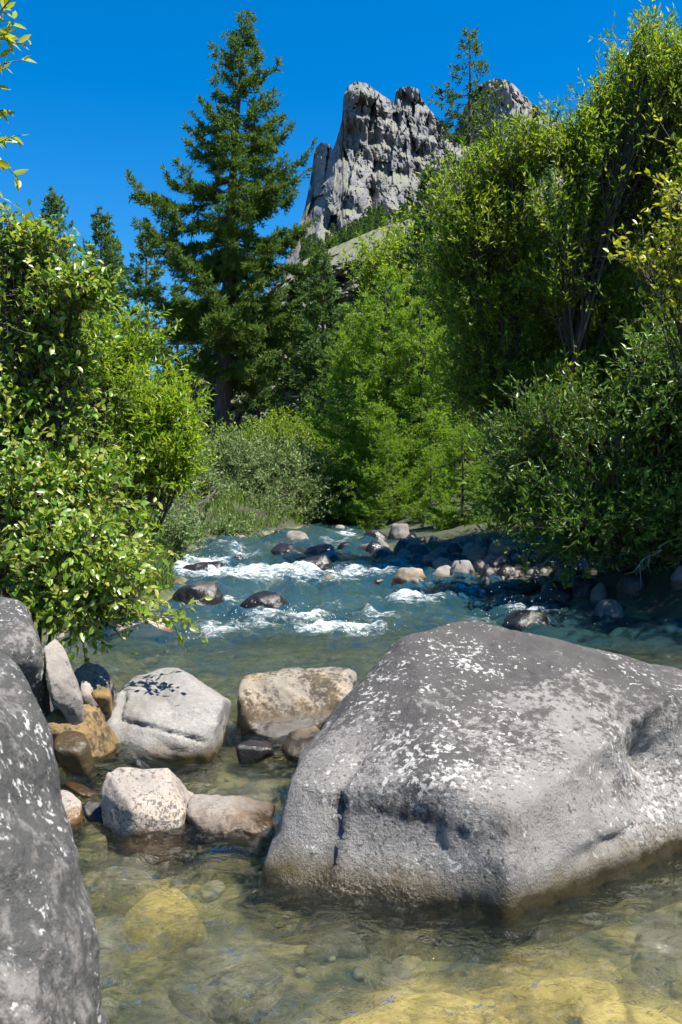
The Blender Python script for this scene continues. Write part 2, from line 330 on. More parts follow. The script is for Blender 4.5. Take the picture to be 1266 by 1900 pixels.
for o_ in (-.35, -.18, 0, .18, .35): kern += np.interp(yy+o_+.25*pn(q(1.3, .3, 5.)), WY, WZt)/5
big = fbm(q(.85, 1.5, 1.), 2); med = fbm(q(2.6, 3.6, 2.), 3); rg = ridged(q(1.5, 2.6, 3.), 3)-.6
zw = kern+rap*(.12*big+.07*med+.085*rg)+mid*(.032*fbm(q(1.8, 3.4, 7.), 2)+.024*fbm(q(3.6, 9, 8.), 3)+.014*ridged(q(7, 18, 9.), 2))
foam = np.full(len(xx), -.35)
def fblob(px, py, rx, ry, a):
    global foam
    c = Wp(px, py); d = c[1]; rX = 1.35*rx/F*d; rY = .85*abs(Wd(py-ry)-Wd(py+ry))+.03
    g = np.exp(-((xx-c[0])/rX)**2-((yy-c[1])/rY)**2); foam = np.maximum(foam, -.35+g*(a*.68+.35))
for a in [(480, 1078, 150, 12, .36), (640, 1070, 90, 10, .40), (390, 1076, 70, 10, .42), (560, 1085, 160, 12, .22), (400, 1184, 60, 9, .44), (470, 1176, 60, 8, .34), (610, 1174, 90, 9, .46), (560, 1160, 60, 9, .36), (660, 1182, 60, 6, .40), (500, 1152, 60, 7, .30),
          (380, 1056, 48, 12, .50), (340, 1060, 20, 12, .45), (450, 1040, 40, 7, .36), (400, 1022, 34, 6, .4), (590, 1068, 50, 8, .42), (700, 1066, 40, 8, .38), (980, 1146, 55, 11, .34), (1010, 1164, 60, 6, .33), (1130, 1172, 110, 8, .24), (900, 1168, 90, 8, .2), (880, 1106, 80, 5, .24), (760, 1128, 90, 8, .26), (640, 1136, 90, 7, .22), (430, 1122, 60, 6, .28), (360, 1132, 40, 6, .30),
          (640, 998, 30, 5, .36), (620, 1014, 40, 5, .25), (520, 1018, 50, 5, .2), (700, 1160, 60, 8, .2), (780, 1096, 60, 5, .2), (470, 1190, 120, 12, .12), (140, 1355, 30, 14, .34), (190, 1400, 26, 12, .38), (122, 1400, 16, 10, .25), (300, 1415, 60, 5, .16)]: fblob(*a)
foam += rap*.22*np.clip(big+med*.8+.3*rg, -1, 1)+rap*.11
murk = np.clip(.03+.26*sstep(8.6, 11.5, yy)+.20*sstep(6.6, 8.0, yy)+.12*fbm(q(.5, .8, 4.), 2)*sstep(6.6, 9, yy), 0, .8)
zw += .13*(1-sstep(-1.25, -.98, xx))*sstep(4.95, 5.5, yy)*(1-sstep(6.2, 7.0, yy))
zw += rap*np.clip(foam+.1, 0, .5)*.12
riv = link('river', mesh_np('river', np.stack([xx, yy, zw], 1), grid_faces(NR, NC), watermat(), True, {'foam': foam, 'murk': murk}))
riv['kind'] = 'structure'

# ------------------------------------------------------------------ boulders
_ico = {}
def ico(n):
    if n not in _ico:
        bm = bmesh.new(); bmesh.ops.create_icosphere(bm, subdivisions=n, radius=1)
        _ico[n] = (np.array([v.co[:] for v in bm.verts]), np.array([[v.index for v in f.verts] for f in bm.faces])); bm.free()
    return _ico[n]
def planes_of(pts, c, same=.985):
    bm = bmesh.new()
    for p in pts: bm.verts.new(tuple(p))
    bmesh.ops.convex_hull(bm, input=bm.verts); bm.normal_update(); out = []
    for f in bm.faces:
        if f.calc_area() < 1e-6: continue
        n = np.array(f.normal[:]); d = float(n @ (np.array(f.calc_center_median()[:])-c))
        if d < 0: n, d = -n, -d
        if all(n @ a < same for a, _ in out): out.append((n, max(d, .01)))
    bm.free(); return np.array([a for a, _ in out]), np.array([b for _, b in out])
def rock_mesh(pts, sub=5, sharp=12, rough=.03, freq=2.2, seed=0, dents=(), cracks=(), name='boulder', mat=None, origin=None, grow=1.06, same=.985, grit=0.0):
    pts = np.asarray(pts, float); c = (pts.max(0)+pts.min(0))/2
    n, d = planes_of(pts, c, same); D, Fc = ico(sub)
    den = np.maximum(D @ n.T, 1e-4); r = (((d[None]/den)**-sharp).sum(1))**(-1/sharp)*grow
    V = D*r[:, None]; sz = (pts.max(0)-pts.min(0)).mean()
    q_ = V/sz*freq+seed*13.7
    disp = rough*sz*(fbm(q_, 5, .52)+.6*(ridged(q_*.9+5, 3)-.8)*.5)
    if sub >= 6: disp = disp+.0035*fbm(V*14+seed, 3)-.006*np.clip(pn(V*9+seed*3)-.42, 0, 1)*4
    if grit: disp = disp+grit*(.010*fbm(V*4+seed, 4, .55)+.007*(ridged(V*6.5+seed, 3)-.8)-.010*np.clip(pn(V*16+seed*2)-.35, 0, 1)*3)
    V = V+D*disp[:, None]+c
    for (p, rad, amp) in dents:
        g = np.exp(-(np.linalg.norm(V-np.asarray(p), axis=1)/rad)**2); V = V-D*(g*amp)[:, None]
    for (p0, p1, wd, dep) in cracks:                       # crack: a groove along a segment
        p0 = unit(np.asarray(p0)-c); p1 = unit(np.asarray(p1)-c); u = p1-p0; L2 = u @ u; rr_ = np.linalg.norm(V-c, axis=1); Dn = (V-c)/rr_[:, None]
        Dw = Dn+.018*np.stack([fbm(Dn*5+3, 2), fbm(Dn*5+9, 2), fbm(Dn*5+15, 2)], 1)
        Dw = unit(Dw); tt = np.clip(((Dw-p0) @ u)/L2, 0, 1); dist = np.linalg.norm(Dw-unit(p0+tt[:, None]*u), axis=1)*rr_
        V = V-D*(np.exp(-(dist/wd)**2)*dep*np.sin(np.clip(tt*.94+.06, 0, 1)*np.pi)**.3)[:, None]
    o = np.asarray(origin if origin is not None else [c[0], c[1], pts.min(0)[2]])
    return mesh_np(name, V-o, Fc, mat), o
def boulder(pix, label, mat, extra=(), group=None, wl=None, name='boulder', **k):
    pts = [P(*a) for a in pix]+[np.array(e, float) for e in extra]
    me, o = rock_mesh(pts, mat=M[mat], name=name, origin=None, **k)
    pts = np.array(pts); c = (pts.max(0)+pts.min(0))/2
    z = WZ(c[1]) if wl is None else wl
    me.transform(Matrix.Translation((0, 0, float(o[2]-z))))
    ob = link(name, me, None, (o[0], o[1], z)); tag(ob, label, 'rock' if name != 'boulder' else 'boulder', group); return ob
def sink(pix, depth=.35):
    """waterline points given as pixels at the water plane, plus their copies below it"""
    out = []
    for px, py in pix:
        w_ = Wp(px, py); out.append(w_); out.append(w_-np.array([0, 0, depth]))
    return out

# the great boulder in front
hero_top = [(832, 1160, 5.15), (760, 1185, 5.0), (690, 1255, 4.85), (905, 1166, 5.3), (1050, 1205, 5.3), (1200, 1228, 5.2), (1330, 1268, 5.2),
            (560, 1400, 4.45), (545, 1450, 4.2), (620, 1468, 4.05), (760, 1492, 3.93), (950, 1530, 3.74),
            (1040, 1440, 4.0), (1120, 1375, 4.3), (1210, 1305, 4.6), (1350, 1290, 5.0)]
hero_low = [(500, 1610, 4.05), (525, 1665, 3.95), (600, 1662, 3.9), (935, 1705, 3.66), (1100, 1640, 3.98), (1266, 1562, 4.5), (1450, 1500, 5.0)]
ex = [P(*a)-np.array([0, 0, .45]) for a in hero_low]+[np.array([-.1, 5.9, .1]), np.array([2.6, 6.2, .3]), np.array([2.7, 6.0, -.4]), np.array([0., 6.0, -.4])]
boulder(hero_top+hero_low, 'huge grey boulder with dark lichen-covered sloping top, largest rock in the stream', 'hero', ex, wl=0.0, sub=7, sharp=220, same=.968, grit=.7, rough=.012, freq=3.6, seed=1, grow=1.01,
        dents=[(P(1215, 1400, 4.45), .20, .20), (P(1170, 1470, 4.3), .12, .06), (P(1000, 1600, 3.75), .12, .03), (P(1060, 1480, 4.0), .05, .03), (P(930, 1590, 3.7), .10, -.015), (P(1120, 1440, 4.2), .13, .09), (P(660, 1580, 3.95), .16, .05), (P(760, 1595, 3.85), .18, .06), (P(850, 1610, 3.78), .16, .028), (P(1010, 1560, 3.85), .10, .03)],
        cracks=[(P(625, 1500, 4.02), P(572, 1668, 3.9), .016, .06), (P(655, 1425, 4.15), P(620, 1505, 4.02), .018, .05), (P(700, 1380, 4.3), P(650, 1430, 4.15), .02, .03), (P(545, 1420, 4.35), P(520, 1610, 4.0), .05, .03), (P(940, 1248, 5.), P(1010, 1222, 5.2), .02, .02), (P(660, 1620, 3.88), P(650, 1665, 3.88), .01, .02), (P(1060, 1600, 3.9), P(1180, 1540, 4.2), .03, .05)])
# the near boulder at the frame's left edge
boulder([(-60, 1195, 2.7), (5, 1222, 2.55), (48, 1275, 2.5), (88, 1370, 2.42), (118, 1500, 2.36), (140, 1650, 2.3), (172, 1770, 2.2), (188, 1900, 2.1), (195, 2100, 2.0), (85, 1480, 2.2), (60, 1600, 2.02), (70, 1800, 1.85), (-60, 1300, 2.2), (-200, 1300, 2.3), (-300, 1500, 2.0), (-150, 1800, 1.7), (-100, 2200, 1.6), (40, 2200, 1.6)],
        'dark lichen-speckled boulder filling the lower left corner', 'darkfg', [(-1.5, 2.9, .2), (-1.6, 2.0, -.2), (-.62, 2.5, -.3), (-.7, 3.0, -.3), (-1.0, 3.0, .5)], wl=-.3, sub=7, sharp=40, grit=1.0, rough=.024, freq=3.5, seed=2, grow=1.02,
        dents=[(P(70, 1500, 2.2), .05, .025), (P(10, 1470, 2.2), .05, .03), (P(70, 1750, 1.95), .03, .03)])
# pale rounded boulder in the middle
boulder([(215, 1290, 6.25), (245, 1258, 6.45), (318, 1236, 6.55), (352, 1258, 6.4), (412, 1302, 6.2), (404, 1352, 6.05), (390, 1392, 5.95), (300, 1400, 5.85), (185, 1418, 5.82), (170, 1390, 5.95), (205, 1330, 6.05), (270, 1335, 5.97), (380, 1360, 5.95)],
        'smooth pale grey split-faced boulder beside the stream channel', 'grey', sink([(165, 1412), (390, 1402)])+[(-1.0, 6.9, .1), (-1.5, 6.8, .0), (-.75, 6.8, .2)], wl=0, sub=6, sharp=45, grit=.6, rough=.024, freq=2.6, seed=3, grow=1.01,
        cracks=[(P(215, 1335, 6.), P(300, 1352, 5.9), .012, .03), (P(300, 1352, 5.9), P(388, 1382, 5.95), .012, .03), (P(222, 1270, 6.3), P(215, 1335, 6.), .02, .03), (P(300, 1385, 5.85), P(360, 1398, 5.9), .008, .015)])
boulder([(197, 1432, 4.75), (222, 1424, 4.85), (305, 1423, 4.85), (322, 1465, 4.72), (341, 1505, 4.66), (334, 1535, 4.6), (245, 1552, 4.55), (238, 1500, 4.55), (190, 1470, 4.7), (215, 1530, 4.6)],
        'small cream white block with dark pits standing in shallow water', 'white', sink([(240, 1556), (335, 1540), (200, 1535)])+[(-.75, 5.1, .05), (-1.05, 5.05, .0)], wl=0, sub=6, sharp=40, grit=.6, rough=.03, freq=2.6, seed=4, grow=1.02)
boulder([(346, 1490, 4.75), (360, 1472, 4.85), (420, 1474, 4.9), (470, 1490, 4.9), (505, 1520, 4.8), (495, 1545, 4.7), (400, 1548, 4.62), (350, 1515, 4.66), (430, 1515, 4.64)],
        'low tapered grey rock with brown wet base beside the cream block', 'pale', sink([(400, 1556), (500, 1548), (360, 1530)], .25)+[(-.5, 5.1, .0), (-.35, 5.05, .02)], wl=0, name='rock', sub=6, sharp=40, grit=.6, rough=.04, freq=2.6, seed=5, grow=1.01)
boulder([(437, 1268, 6.65), (455, 1253, 6.8), (510, 1258, 6.85), (590, 1236, 7.1), (640, 1236, 7.1), (658, 1262, 7.0), (650, 1300, 6.8), (570, 1345, 6.5), (500, 1368, 6.35), (455, 1330, 6.45), (440, 1300, 6.55), (470, 1360, 6.35)],
        'tan boulder with brown wet front behind the huge boulder', 'rugged', [(-.66, 6.45, -.25), (-.1, 6.4, -.25), (-.6, 7.3, .1), (.0, 7.4, .1)], wl=.0, sub=6, sharp=26, grit=.6, rough=.05, freq=2.8, seed=6, grow=1.02)
boulder([(520, 1385, 6.0), (540, 1352, 6.1), (590, 1342, 6.2), (600, 1360, 6.1), (590, 1400, 5.9), (530, 1400, 5.9)], 'small olive mossy rock tucked between two boulders', 'rugged', [(-.3, 6.3, -.2), (-.1, 6.0, -.2)], wl=0, name='rock', sub=5, sharp=9, rough=.03, seed=7)
boulder([(436, 1385, 6.0), (460, 1372, 6.15), (500, 1376, 6.15), (505, 1390, 6.0)], 'flat dark wet stone below the narrow spill between boulders', 'wetdark', [(-.6, 6.0, -.1), (-.4, 6.2, -.1)], wl=-.05, name='rock', sub=4, sharp=9, rough=.03, seed=8)
# boulders on the left
boulder([(-40, 1105, 5.7), (20, 1102, 5.6), (52, 1115, 5.6), (62, 1140, 5.5), (75, 1185, 5.35), (85, 1215, 5.3), (70, 1250, 5.35), (50, 1285, 5.4), (0, 1215, 5.15), (40, 1225, 5.2), (-60, 1230, 5.1), (-60, 1300, 5.3)],
        'tall rough grey boulder with dark overhung side at the left edge', 'darkfg', [(-2.6, 6.2, .0), (-1.8, 6.3, .0), (-1.75, 5.7, .1), (-2.6, 5.3, .0)], wl=0, sub=6, sharp=16, grit=.6, rough=.035, seed=9, grow=1.02)
boulder([(84, 1195, 5.5), (105, 1187, 5.6), (122, 1208, 5.6), (150, 1285, 5.55), (152, 1298, 5.5), (130, 1308, 5.45), (100, 1300, 5.4), (88, 1250, 5.4)],
        'slanting pale slab with black speckles leaning on the tall left boulder', 'dapple', [(-1.6, 5.9, .3), (-1.5, 5.8, .2), (-1.45, 5.6, .2)], wl=0, sub=6, sharp=50, grit=.6, rough=.035, freq=2.5, seed=10, grow=1.02)
boulder([(136, 1245, 6.6), (155, 1228, 6.7), (180, 1226, 6.75), (204, 1250, 6.7), (200, 1270, 6.6), (145, 1268, 6.5)], 'small rounded light grey rock at the pool edge', 'dapple', [(-1.75, 6.9, .1), (-1.5, 6.9, .1), (-1.65, 6.4, .1)], wl=.1, name='rock', sub=5, sharp=11, rough=.025, seed=11)
boulder([(148, 1266, 6.2), (160, 1260, 6.25), (172, 1270, 6.2), (168, 1288, 6.1), (150, 1288, 6.1)], 'tiny cream stone wedged below the rounded light grey rock', 'white', [(-1.55, 6.4, .1), (-1.6, 6.2, .05)], wl=.05, name='rock', sub=4, sharp=11, rough=.03, seed=12)
boulder([(168, 1286, 6.05), (185, 1273, 6.15), (205, 1278, 6.1), (204, 1292, 6.0), (172, 1294, 6.0)], 'small bright golden stone at the head of the side spill', 'gold', [(-1.45, 6.3, .22), (-1.4, 6.1, .2)], wl=.2, name='rock', sub=4, sharp=11, rough=.03, seed=13)
boulder([(80, 1335, 5.45), (110, 1310, 5.6), (145, 1303, 5.65), (178, 1310, 5.7), (180, 1330, 5.6), (165, 1352, 5.5), (100, 1358, 5.4)], 'golden algae-coated rock above the side spill', 'gold', [(-1.6, 5.9, .1), (-1.3, 5.9, .1), (-1.6, 5.5, .08), (-1.35, 5.5, .08)], wl=.1, name='rock', sub=5, sharp=9, rough=.06, seed=14)
boulder([(95, 1372, 5.35), (115, 1355, 5.45), (155, 1358, 5.45), (166, 1378, 5.35), (140, 1396, 5.25), (100, 1394, 5.25)], 'round wet brown stone glinting below the golden rock', 'wetbrown', [(-1.5, 5.5, .0), (-1.3, 5.4, -.1)], wl=.15, name='rock', sub=5, sharp=8, rough=.03, seed=15)
boulder([(100, 1466, 4.9), (120, 1463, 4.9), (152, 1488, 4.85), (148, 1515, 4.75), (120, 1525, 4.7), (100, 1520, 4.75)], 'pale stone with orange wet foot beside the lower left boulder', 'white', [(-1.4, 5.0, -.1), (-1.3, 4.7, -.1), (-1.25, 4.9, -.1)], wl=.03, name='rock', sub=5, sharp=14, rough=.02, seed=16)
boulder([(150, 1490, 4.85), (170, 1482, 4.9), (190, 1487, 4.9), (200, 1515, 4.8), (155, 1518, 4.8)], 'black wet stone in the shade of the cream block', 'wetdark', [(-1.15, 5.0, -.1), (-1.1, 4.8, -.1)], wl=-.1, name='rock', sub=4, sharp=10, rough=.03, seed=17)
boulder([(118, 1455, 5.2), (130, 1447, 5.25), (165, 1462, 5.25), (185, 1470, 5.2), (150, 1475, 5.1)], 'thin broken orange-brown slab behind the pale stone', 'tan', [(-1.4, 5.3, -.05), (-1.2, 5.2, -.05)], wl=.05, name='rock', sub=4, sharp=18, rough=.04, seed=18)
boulder([(195, 1180, 10.2), (215, 1150, 10.4), (270, 1143, 10.6), (305, 1140, 10.6), (318, 1165, 10.4), (316, 1182, 10.2), (250, 1182, 10.1), (200, 1184, 10.1)], 'pale boulder with orange-stained waterline under the leafy left shrub', 'white', [(-2.5, 10.9, .1), (-1.75, 10.8, .1), (-2.4, 10.2, .1)], wl=.26, sub=5, sharp=12, rough=.025, seed=19)
boulder([(100, 1186, 9.7), (118, 1172, 9.8), (122, 1190, 9.6), (96, 1192, 9.6)], 'little brown stone on the pool shore beneath the shrub', 'tan', [(-2.8, 9.9, .1), (-2.7, 9.6, .1)], wl=.1, name='rock', sub=4, rough=.03, seed=20)
boulder([(124, 1182, 9.9), (142, 1165, 10.), (158, 1180, 9.9), (150, 1192, 9.8)], 'little grey stone on the pool shore beneath the shrub', 'bank', [(-2.7, 10.1, .1), (-2.6, 9.8, .1)], wl=.2, name='rock', sub=4, rough=.03, seed=21)
# rocks in the current:  x0, x1, top, base, material, label, wet
cur = [(315, 412, 1082, 1130, 'wetdark', 'dark wet rounded boulder touching the tips of the left shrub'),
       (440, 538, 1102, 1136, 'wetdark', 'low dark mossy boulder alone in mid stream'),
       (540, 620, 1034, 1064, 'wetdark', 'black wet boulder above the long white foam band'),
       (562, 626, 1012, 1036, 'wetdark', 'dark wet rock just upstream of the black boulder'),
       (500, 566, 1010, 1033, 'wetdark', 'dark flat-topped rock left of its twin in the upper current'),
       (422, 456, 1032, 1050, 'wetdark', 'small black rock near the little waterfall'),
       (526, 575, 986, 1010, 'bank', 'pale angular rock below the grey willow shrub'),
       (606, 634, 1031, 1046, 'wetdark', 'tiny dark rock at the right foot of black boulder'),
       (592, 634, 1068, 1084, 'gold', 'golden stone poking out of the foam band'),
       (376, 414, 1020, 1034, 'tan', 'small orange tan stone above the little waterfall'),
       (328, 420, 1044, 1074, 'wetdark', 'rounded rock ledge under the little waterfall'),
       (625, 660, 1006, 1020, 'wetdark', 'small dark rock in the far narrow channel'),
       (682, 716, 1072, 1084, 'wetdark', 'small black rock at the tip of the stony spit'),
       (935, 1030, 1138, 1170, 'wetdark', 'dark rock with water breaking over it in the shade')]
def simple_rock(x0, x1, yt, yb, mat, label, seed, d=None, depth=.8, sub=5, sharp=26, rough=.05, group=None, under=.3, wl=None, name='boulder', flat=.62):
    """a rounded irregular block spanning these picture bounds at its true distance"""
    d = d or Wd(yb); r = np.random.default_rng(seed+100); wd = (x1-x0)/F*d; ht = (yb-yt)/F*d; dp = wd*depth
    n = 15; a = r.uniform(0, 2*np.pi, n); zz = r.uniform(.0, 1, n)
    pts = [np.array([np.cos(t)*wd/2*(1-.45*z**2), np.sin(t)*dp/2*(1-.45*z**2), z*ht]) for t, z in zip(a, zz)]
    for t in np.linspace(0, 2*np.pi, 7)[:-1]+r.uniform(0, 1): pts += [np.array([np.cos(t)*wd/2, np.sin(t)*dp/2, -under]), np.array([np.cos(t)*wd/2, np.sin(t)*dp/2, ht*.22])]
    k_ = r.uniform(-.2, .2); pts += [np.array([wd*(k_+.18), 0, ht]), np.array([wd*(k_-.12), dp*.15, ht*.97])]
    c = P((x0+x1)/2, yb, d)+np.array([0, dp*.35, 0])
    me, o = rock_mesh(np.array(pts)+c, sub=sub, sharp=sharp, rough=rough, seed=seed, mat=M[mat], name=name)
    z = c[2] if wl is None else wl
    me.transform(Matrix.Translation((0, 0, float(o[2]-z))))
    return tag(link(name, me, None, (o[0], o[1], z)), label, 'boulder' if name == 'boulder' else 'rock', group)
for k, (x0, x1, yt, yb, mt, lb) in enumerate(cur):
    nm = 'boulder' if x1-x0 > 60 else 'rock'
    simple_rock(x0, x1, yt, yb, mt, lb, 30+k, name=nm)
# stony spit on the right bank: x0,x1,top,base,mat,label
spit = [(728, 794, 1056, 1086, 'tan', 'tan hump-backed boulder at the water edge of the stony spit'),
        (835, 884, 1040, 1076, 'grey', 'light grey egg-shaped boulder in the middle of the stony spit'),
        (800, 848, 1052, 1078, 'grey', 'pale flat-faced boulder left of the egg-shaped one'),
        (708, 762, 1031, 1052, 'bank', 'rounded grey boulder at the upstream side of the spit'),
        (826, 884, 1080, 1104, 'wetdark', 'black wet boulder at the downstream foot of the spit'),
        (884, 916, 1072, 1100, 'bank', 'upright grey stone beside the black wet boulder'),
        (904, 1000, 1078, 1108, 'wetdark', 'long dark slab at the shaded end of the spit'),
        (738, 786, 998, 1022, 'bank', 'sunlit-edged grey boulder high on the spit by the trees'),
        (664, 728, 988, 1014, 'wetdark', 'dark wide boulder at the head of the narrow channel'),
        (720, 764, 974, 1002, 'bank', 'pointed grey boulder below the bright young larch'),
        (660, 736, 1010, 1024, 'tan', 'flat tan ledge along the upper channel'),
        (905, 966, 1004, 1034, 'bank', 'broad layered grey boulder against the right bushes'),
        (866, 908, 1020, 1044, 'bank', 'domed grey boulder near the middle of the spit'),
        (908, 952, 1034, 1060, 'wetdark', 'dark block just right of the domed grey boulder'),
        (760, 806, 1012, 1040, 'wetdark', 'dark rounded boulder behind the hump-backed one'),
        (760, 800, 1036, 1052, 'wetdark', 'low dark stone on the upper edge of the spit'),
        (800, 836, 1016, 1036, 'bank', 'small grey boulder under the leaning young larch'),
        (1096, 1130, 1084, 1118, 'bank', 'grey wedge-shaped stone in deep shade under the right bank'),
        (1210, 1300, 1020, 1130, 'bank', 'large shaded rock face at the right edge')]
for k, (x0, x1, yt, yb, mt, lb) in enumerate(spit):
    simple_rock(x0, x1, yt, yb, mt, lb, 60+k, d=Gd((x0+x1)/2, yb) if yb < 1112 else 12.0, under=.5, sub=5, name='boulder' if x1-x0 > 45 else 'rock', sharp=30, rough=.06)
r_ = np.random.default_rng(5)
small = []
for k in range(120):
    px = r_.uniform(690, 1010); py = r_.uniform(1002, 1098)
    if py > 1040+(px-700)*.22 or py < 1004+(px-700)*.02: py = 1030+(px-700)*.17
    wpx = r_.uniform(14, 36); small.append((px, py, wpx))
for k, (px, py, wpx) in enumerate(small):
    mt = str(r_.choice(['bank', 'wetdark', 'bank', 'wetdark', 'dapple'])); lk = {'bank': 'small grey rock', 'wetdark': 'small dark wet rock', 'dapple': 'small speckled pale rock'}[mt]
    zn = 'on the upstream part of the stony spit' if px < 800 else ('in the middle of the stony spit' if px < 900 else 'at the bushy downstream end of the stony spit')
    simple_rock(px-wpx/2, px+wpx/2, py-wpx*r_.uniform(.45, .75), py, mt, lk+' '+zn, 200+k, d=Gd(px, py), sub=3, sharp=34, rough=.07, under=.4, group='small filler rocks of the stony spit', name='rock')
for k in range(26):
    px = r_.uniform(985, 1290); d = r_.uniform(11.2, 13.5); x = (px-633)/F*d
    py = 950+F*(CAMZ-float(TZ(np.array([x]), np.array([d]))[0])-.05)/d; wpx = r_.uniform(24, 70); mt = str(r_.choice(['wetdark', 'bank', 'wetdark']))
    simple_rock(px-wpx/2, px+wpx/2, py-wpx*.55, py+6, mt, ('blackish' if mt == 'wetdark' else 'greyish')+' stone half buried in the shaded bank '+('next to the stony spit' if px < 1080 else 'under the dark shrub' if px < 1180 else 'by the right picture edge'), 300+k, d=d, sub=3, sharp=34, rough=.07, under=.3, group='stones of the shaded right bank', name='rock')
for k in range(22):
    px = r_.uniform(385, 660); py = 1012-(px-385)*.09+r_.uniform(-6, 3); wpx = r_.uniform(8, 24); mt = str(r_.choice(['bank', 'wetdark', 'dapple']))
    simple_rock(px-wpx/2, px+wpx/2, py-wpx*.5, py, mt, {'bank': 'small grey', 'wetdark': 'small dark wet', 'dapple': 'small speckled'}[mt]+' stone at the far waterline '+('below the widest grey willow' if px < 560 else 'where the stream disappears'), 340+k, d=Gd(px, py), sub=3, rough=.06, under=.3, group='stones of the far waterline', name='rock')
# drowned stones with yellow algae
for k, (px, py, wx, wyy, hz, mt, lb) in enumerate([(770, 1860, 520, 110, .22, 'yellow', 'largest yellow algae-covered stone under clear water in front'), (1010, 1772, 380, 52, .20, 'yellow', 'long yellow-green drowned stone below the corner of the huge boulder'), (1200, 1862, 380, 80, .20, 'yellow', 'yellow drowned stone in the lower right corner'),
                                                      (300, 1640, 180, 40, .22, 'yellow', 'ochre drowned stone left of the huge boulder'), (180, 1700, 130, 60, .16, 'bed', 'olive drowned stone beside the lower left boulder'), (420, 1725, 260, 45, .13, 'bed', 'flat drowned stone in front of the huge boulder left foot'), (560, 1830, 220, 50, .10, 'bed', 'brown drowned stone left of the largest yellow one'), (330, 1830, 200, 60, .08, 'bed', 'deep grey-green drowned stone at the bottom left'), (460, 1450, 130, 22, .18, 'bed', 'drowned stone in the small pool behind the tapered rock'), (230, 1590, 170, 26, .2, 'bed', 'brown drowned stone in front of the cream block'), (1230, 1700, 180, 50, .14, 'bed', 'drowned stone in the ripples right of the huge boulder')]):
    c = P(px, py, 1847*1.5/(py-950)); d = c[1]; rx = wx/2/F*d; ry = (Wd(py-wyy)-Wd(py+wyy))/2 if py+wyy < 2200 else .4
    r = np.random.default_rng(k+900); a = r.uniform(0, 6.28, 16); z = r.uniform(-.4, 1, 16)
    pts = np.stack([np.cos(a)*rx*np.sqrt(1-.6*np.abs(z)), np.sin(a)*ry*np.sqrt(1-.6*np.abs(z)), z*hz], 1)+np.array([c[0], c[1], -.24])
    me, o = rock_mesh(pts, sub=5, sharp=8, rough=.05, seed=k+900, mat=M[mt], name='drowned_stone')
    tag(link('drowned_stone', me, None, o), lb, 'stone')
# cobbles of the stream bed: one uncountable mass
g = Geo(); D3, F3 = ico(2)
for k in range(900):
    y = r_.uniform(2.2, 11); x = r_.uniform(-.42*y-.6, .42*y+.6)
    if x < xl(y)-.3 or x > xr(y)+.3: continue
    s = .018+.10*r_.uniform(0, 1)**2.2; z = float(TZ(np.array([x]), np.array([y]))[0])
    V = D3*(np.array([s, s*r_.uniform(.6, 1), s*.55]))*(1+.25*pn(D3*1.3+k)[:, None]); a = r_.uniform(0, 6.28)
    V = V @ np.array([[np.cos(a), np.sin(a), 0], [-np.sin(a), np.cos(a), 0], [0, 0, 1]])
    g.add(V+np.array([x, y, z+.01]), F3)
def cobblemat():
    m, t, N, Lk = newmat('mixed_cobbles'); g_ = N('NewGeometry')
    r = ramp(N, [(0, (.03, .032, .03)), (.3, (.10, .09, .055)), (.55, (.21, .17, .075)), (.75, (.26, .24, .20)), (1, (.32, .24, .08))]); Lk(g_.outputs['Random Per Island'], r.inputs[0])
    tc = N('TexCoord'); n = N('TexNoise'); n.inputs['Scale'].default_value = 30; n.inputs['Detail'].default_value = 4; Lk(tc.outputs['Object'], n.inputs[0])
    r2 = ramp(N, [(.3, .55), (.7, 1.3)]); Lk(n.outputs[0], r2.inputs[0]); mx = N('Mix'); mx.data_type = 'RGBA'; mx.blend_type = 'MULTIPLY'; mx.inputs[0].default_value = 1; Lk(r.outputs[0], mx.inputs[6]); Lk(r2.outputs[0], mx.inputs[7])
    p = N('BsdfPrincipled'); p.inputs['Roughness'].default_value = .8; Lk(mx.outputs[2], p.inputs['Base Color']); o = N('OutputMaterial'); Lk(p.outputs[0], o.inputs[0]); return m
ob = g.build('riverbed_cobbles', cobblemat()); tag(ob, 'brown and olive cobbles lying on the stream bed', 'cobbles', kind='stuff')

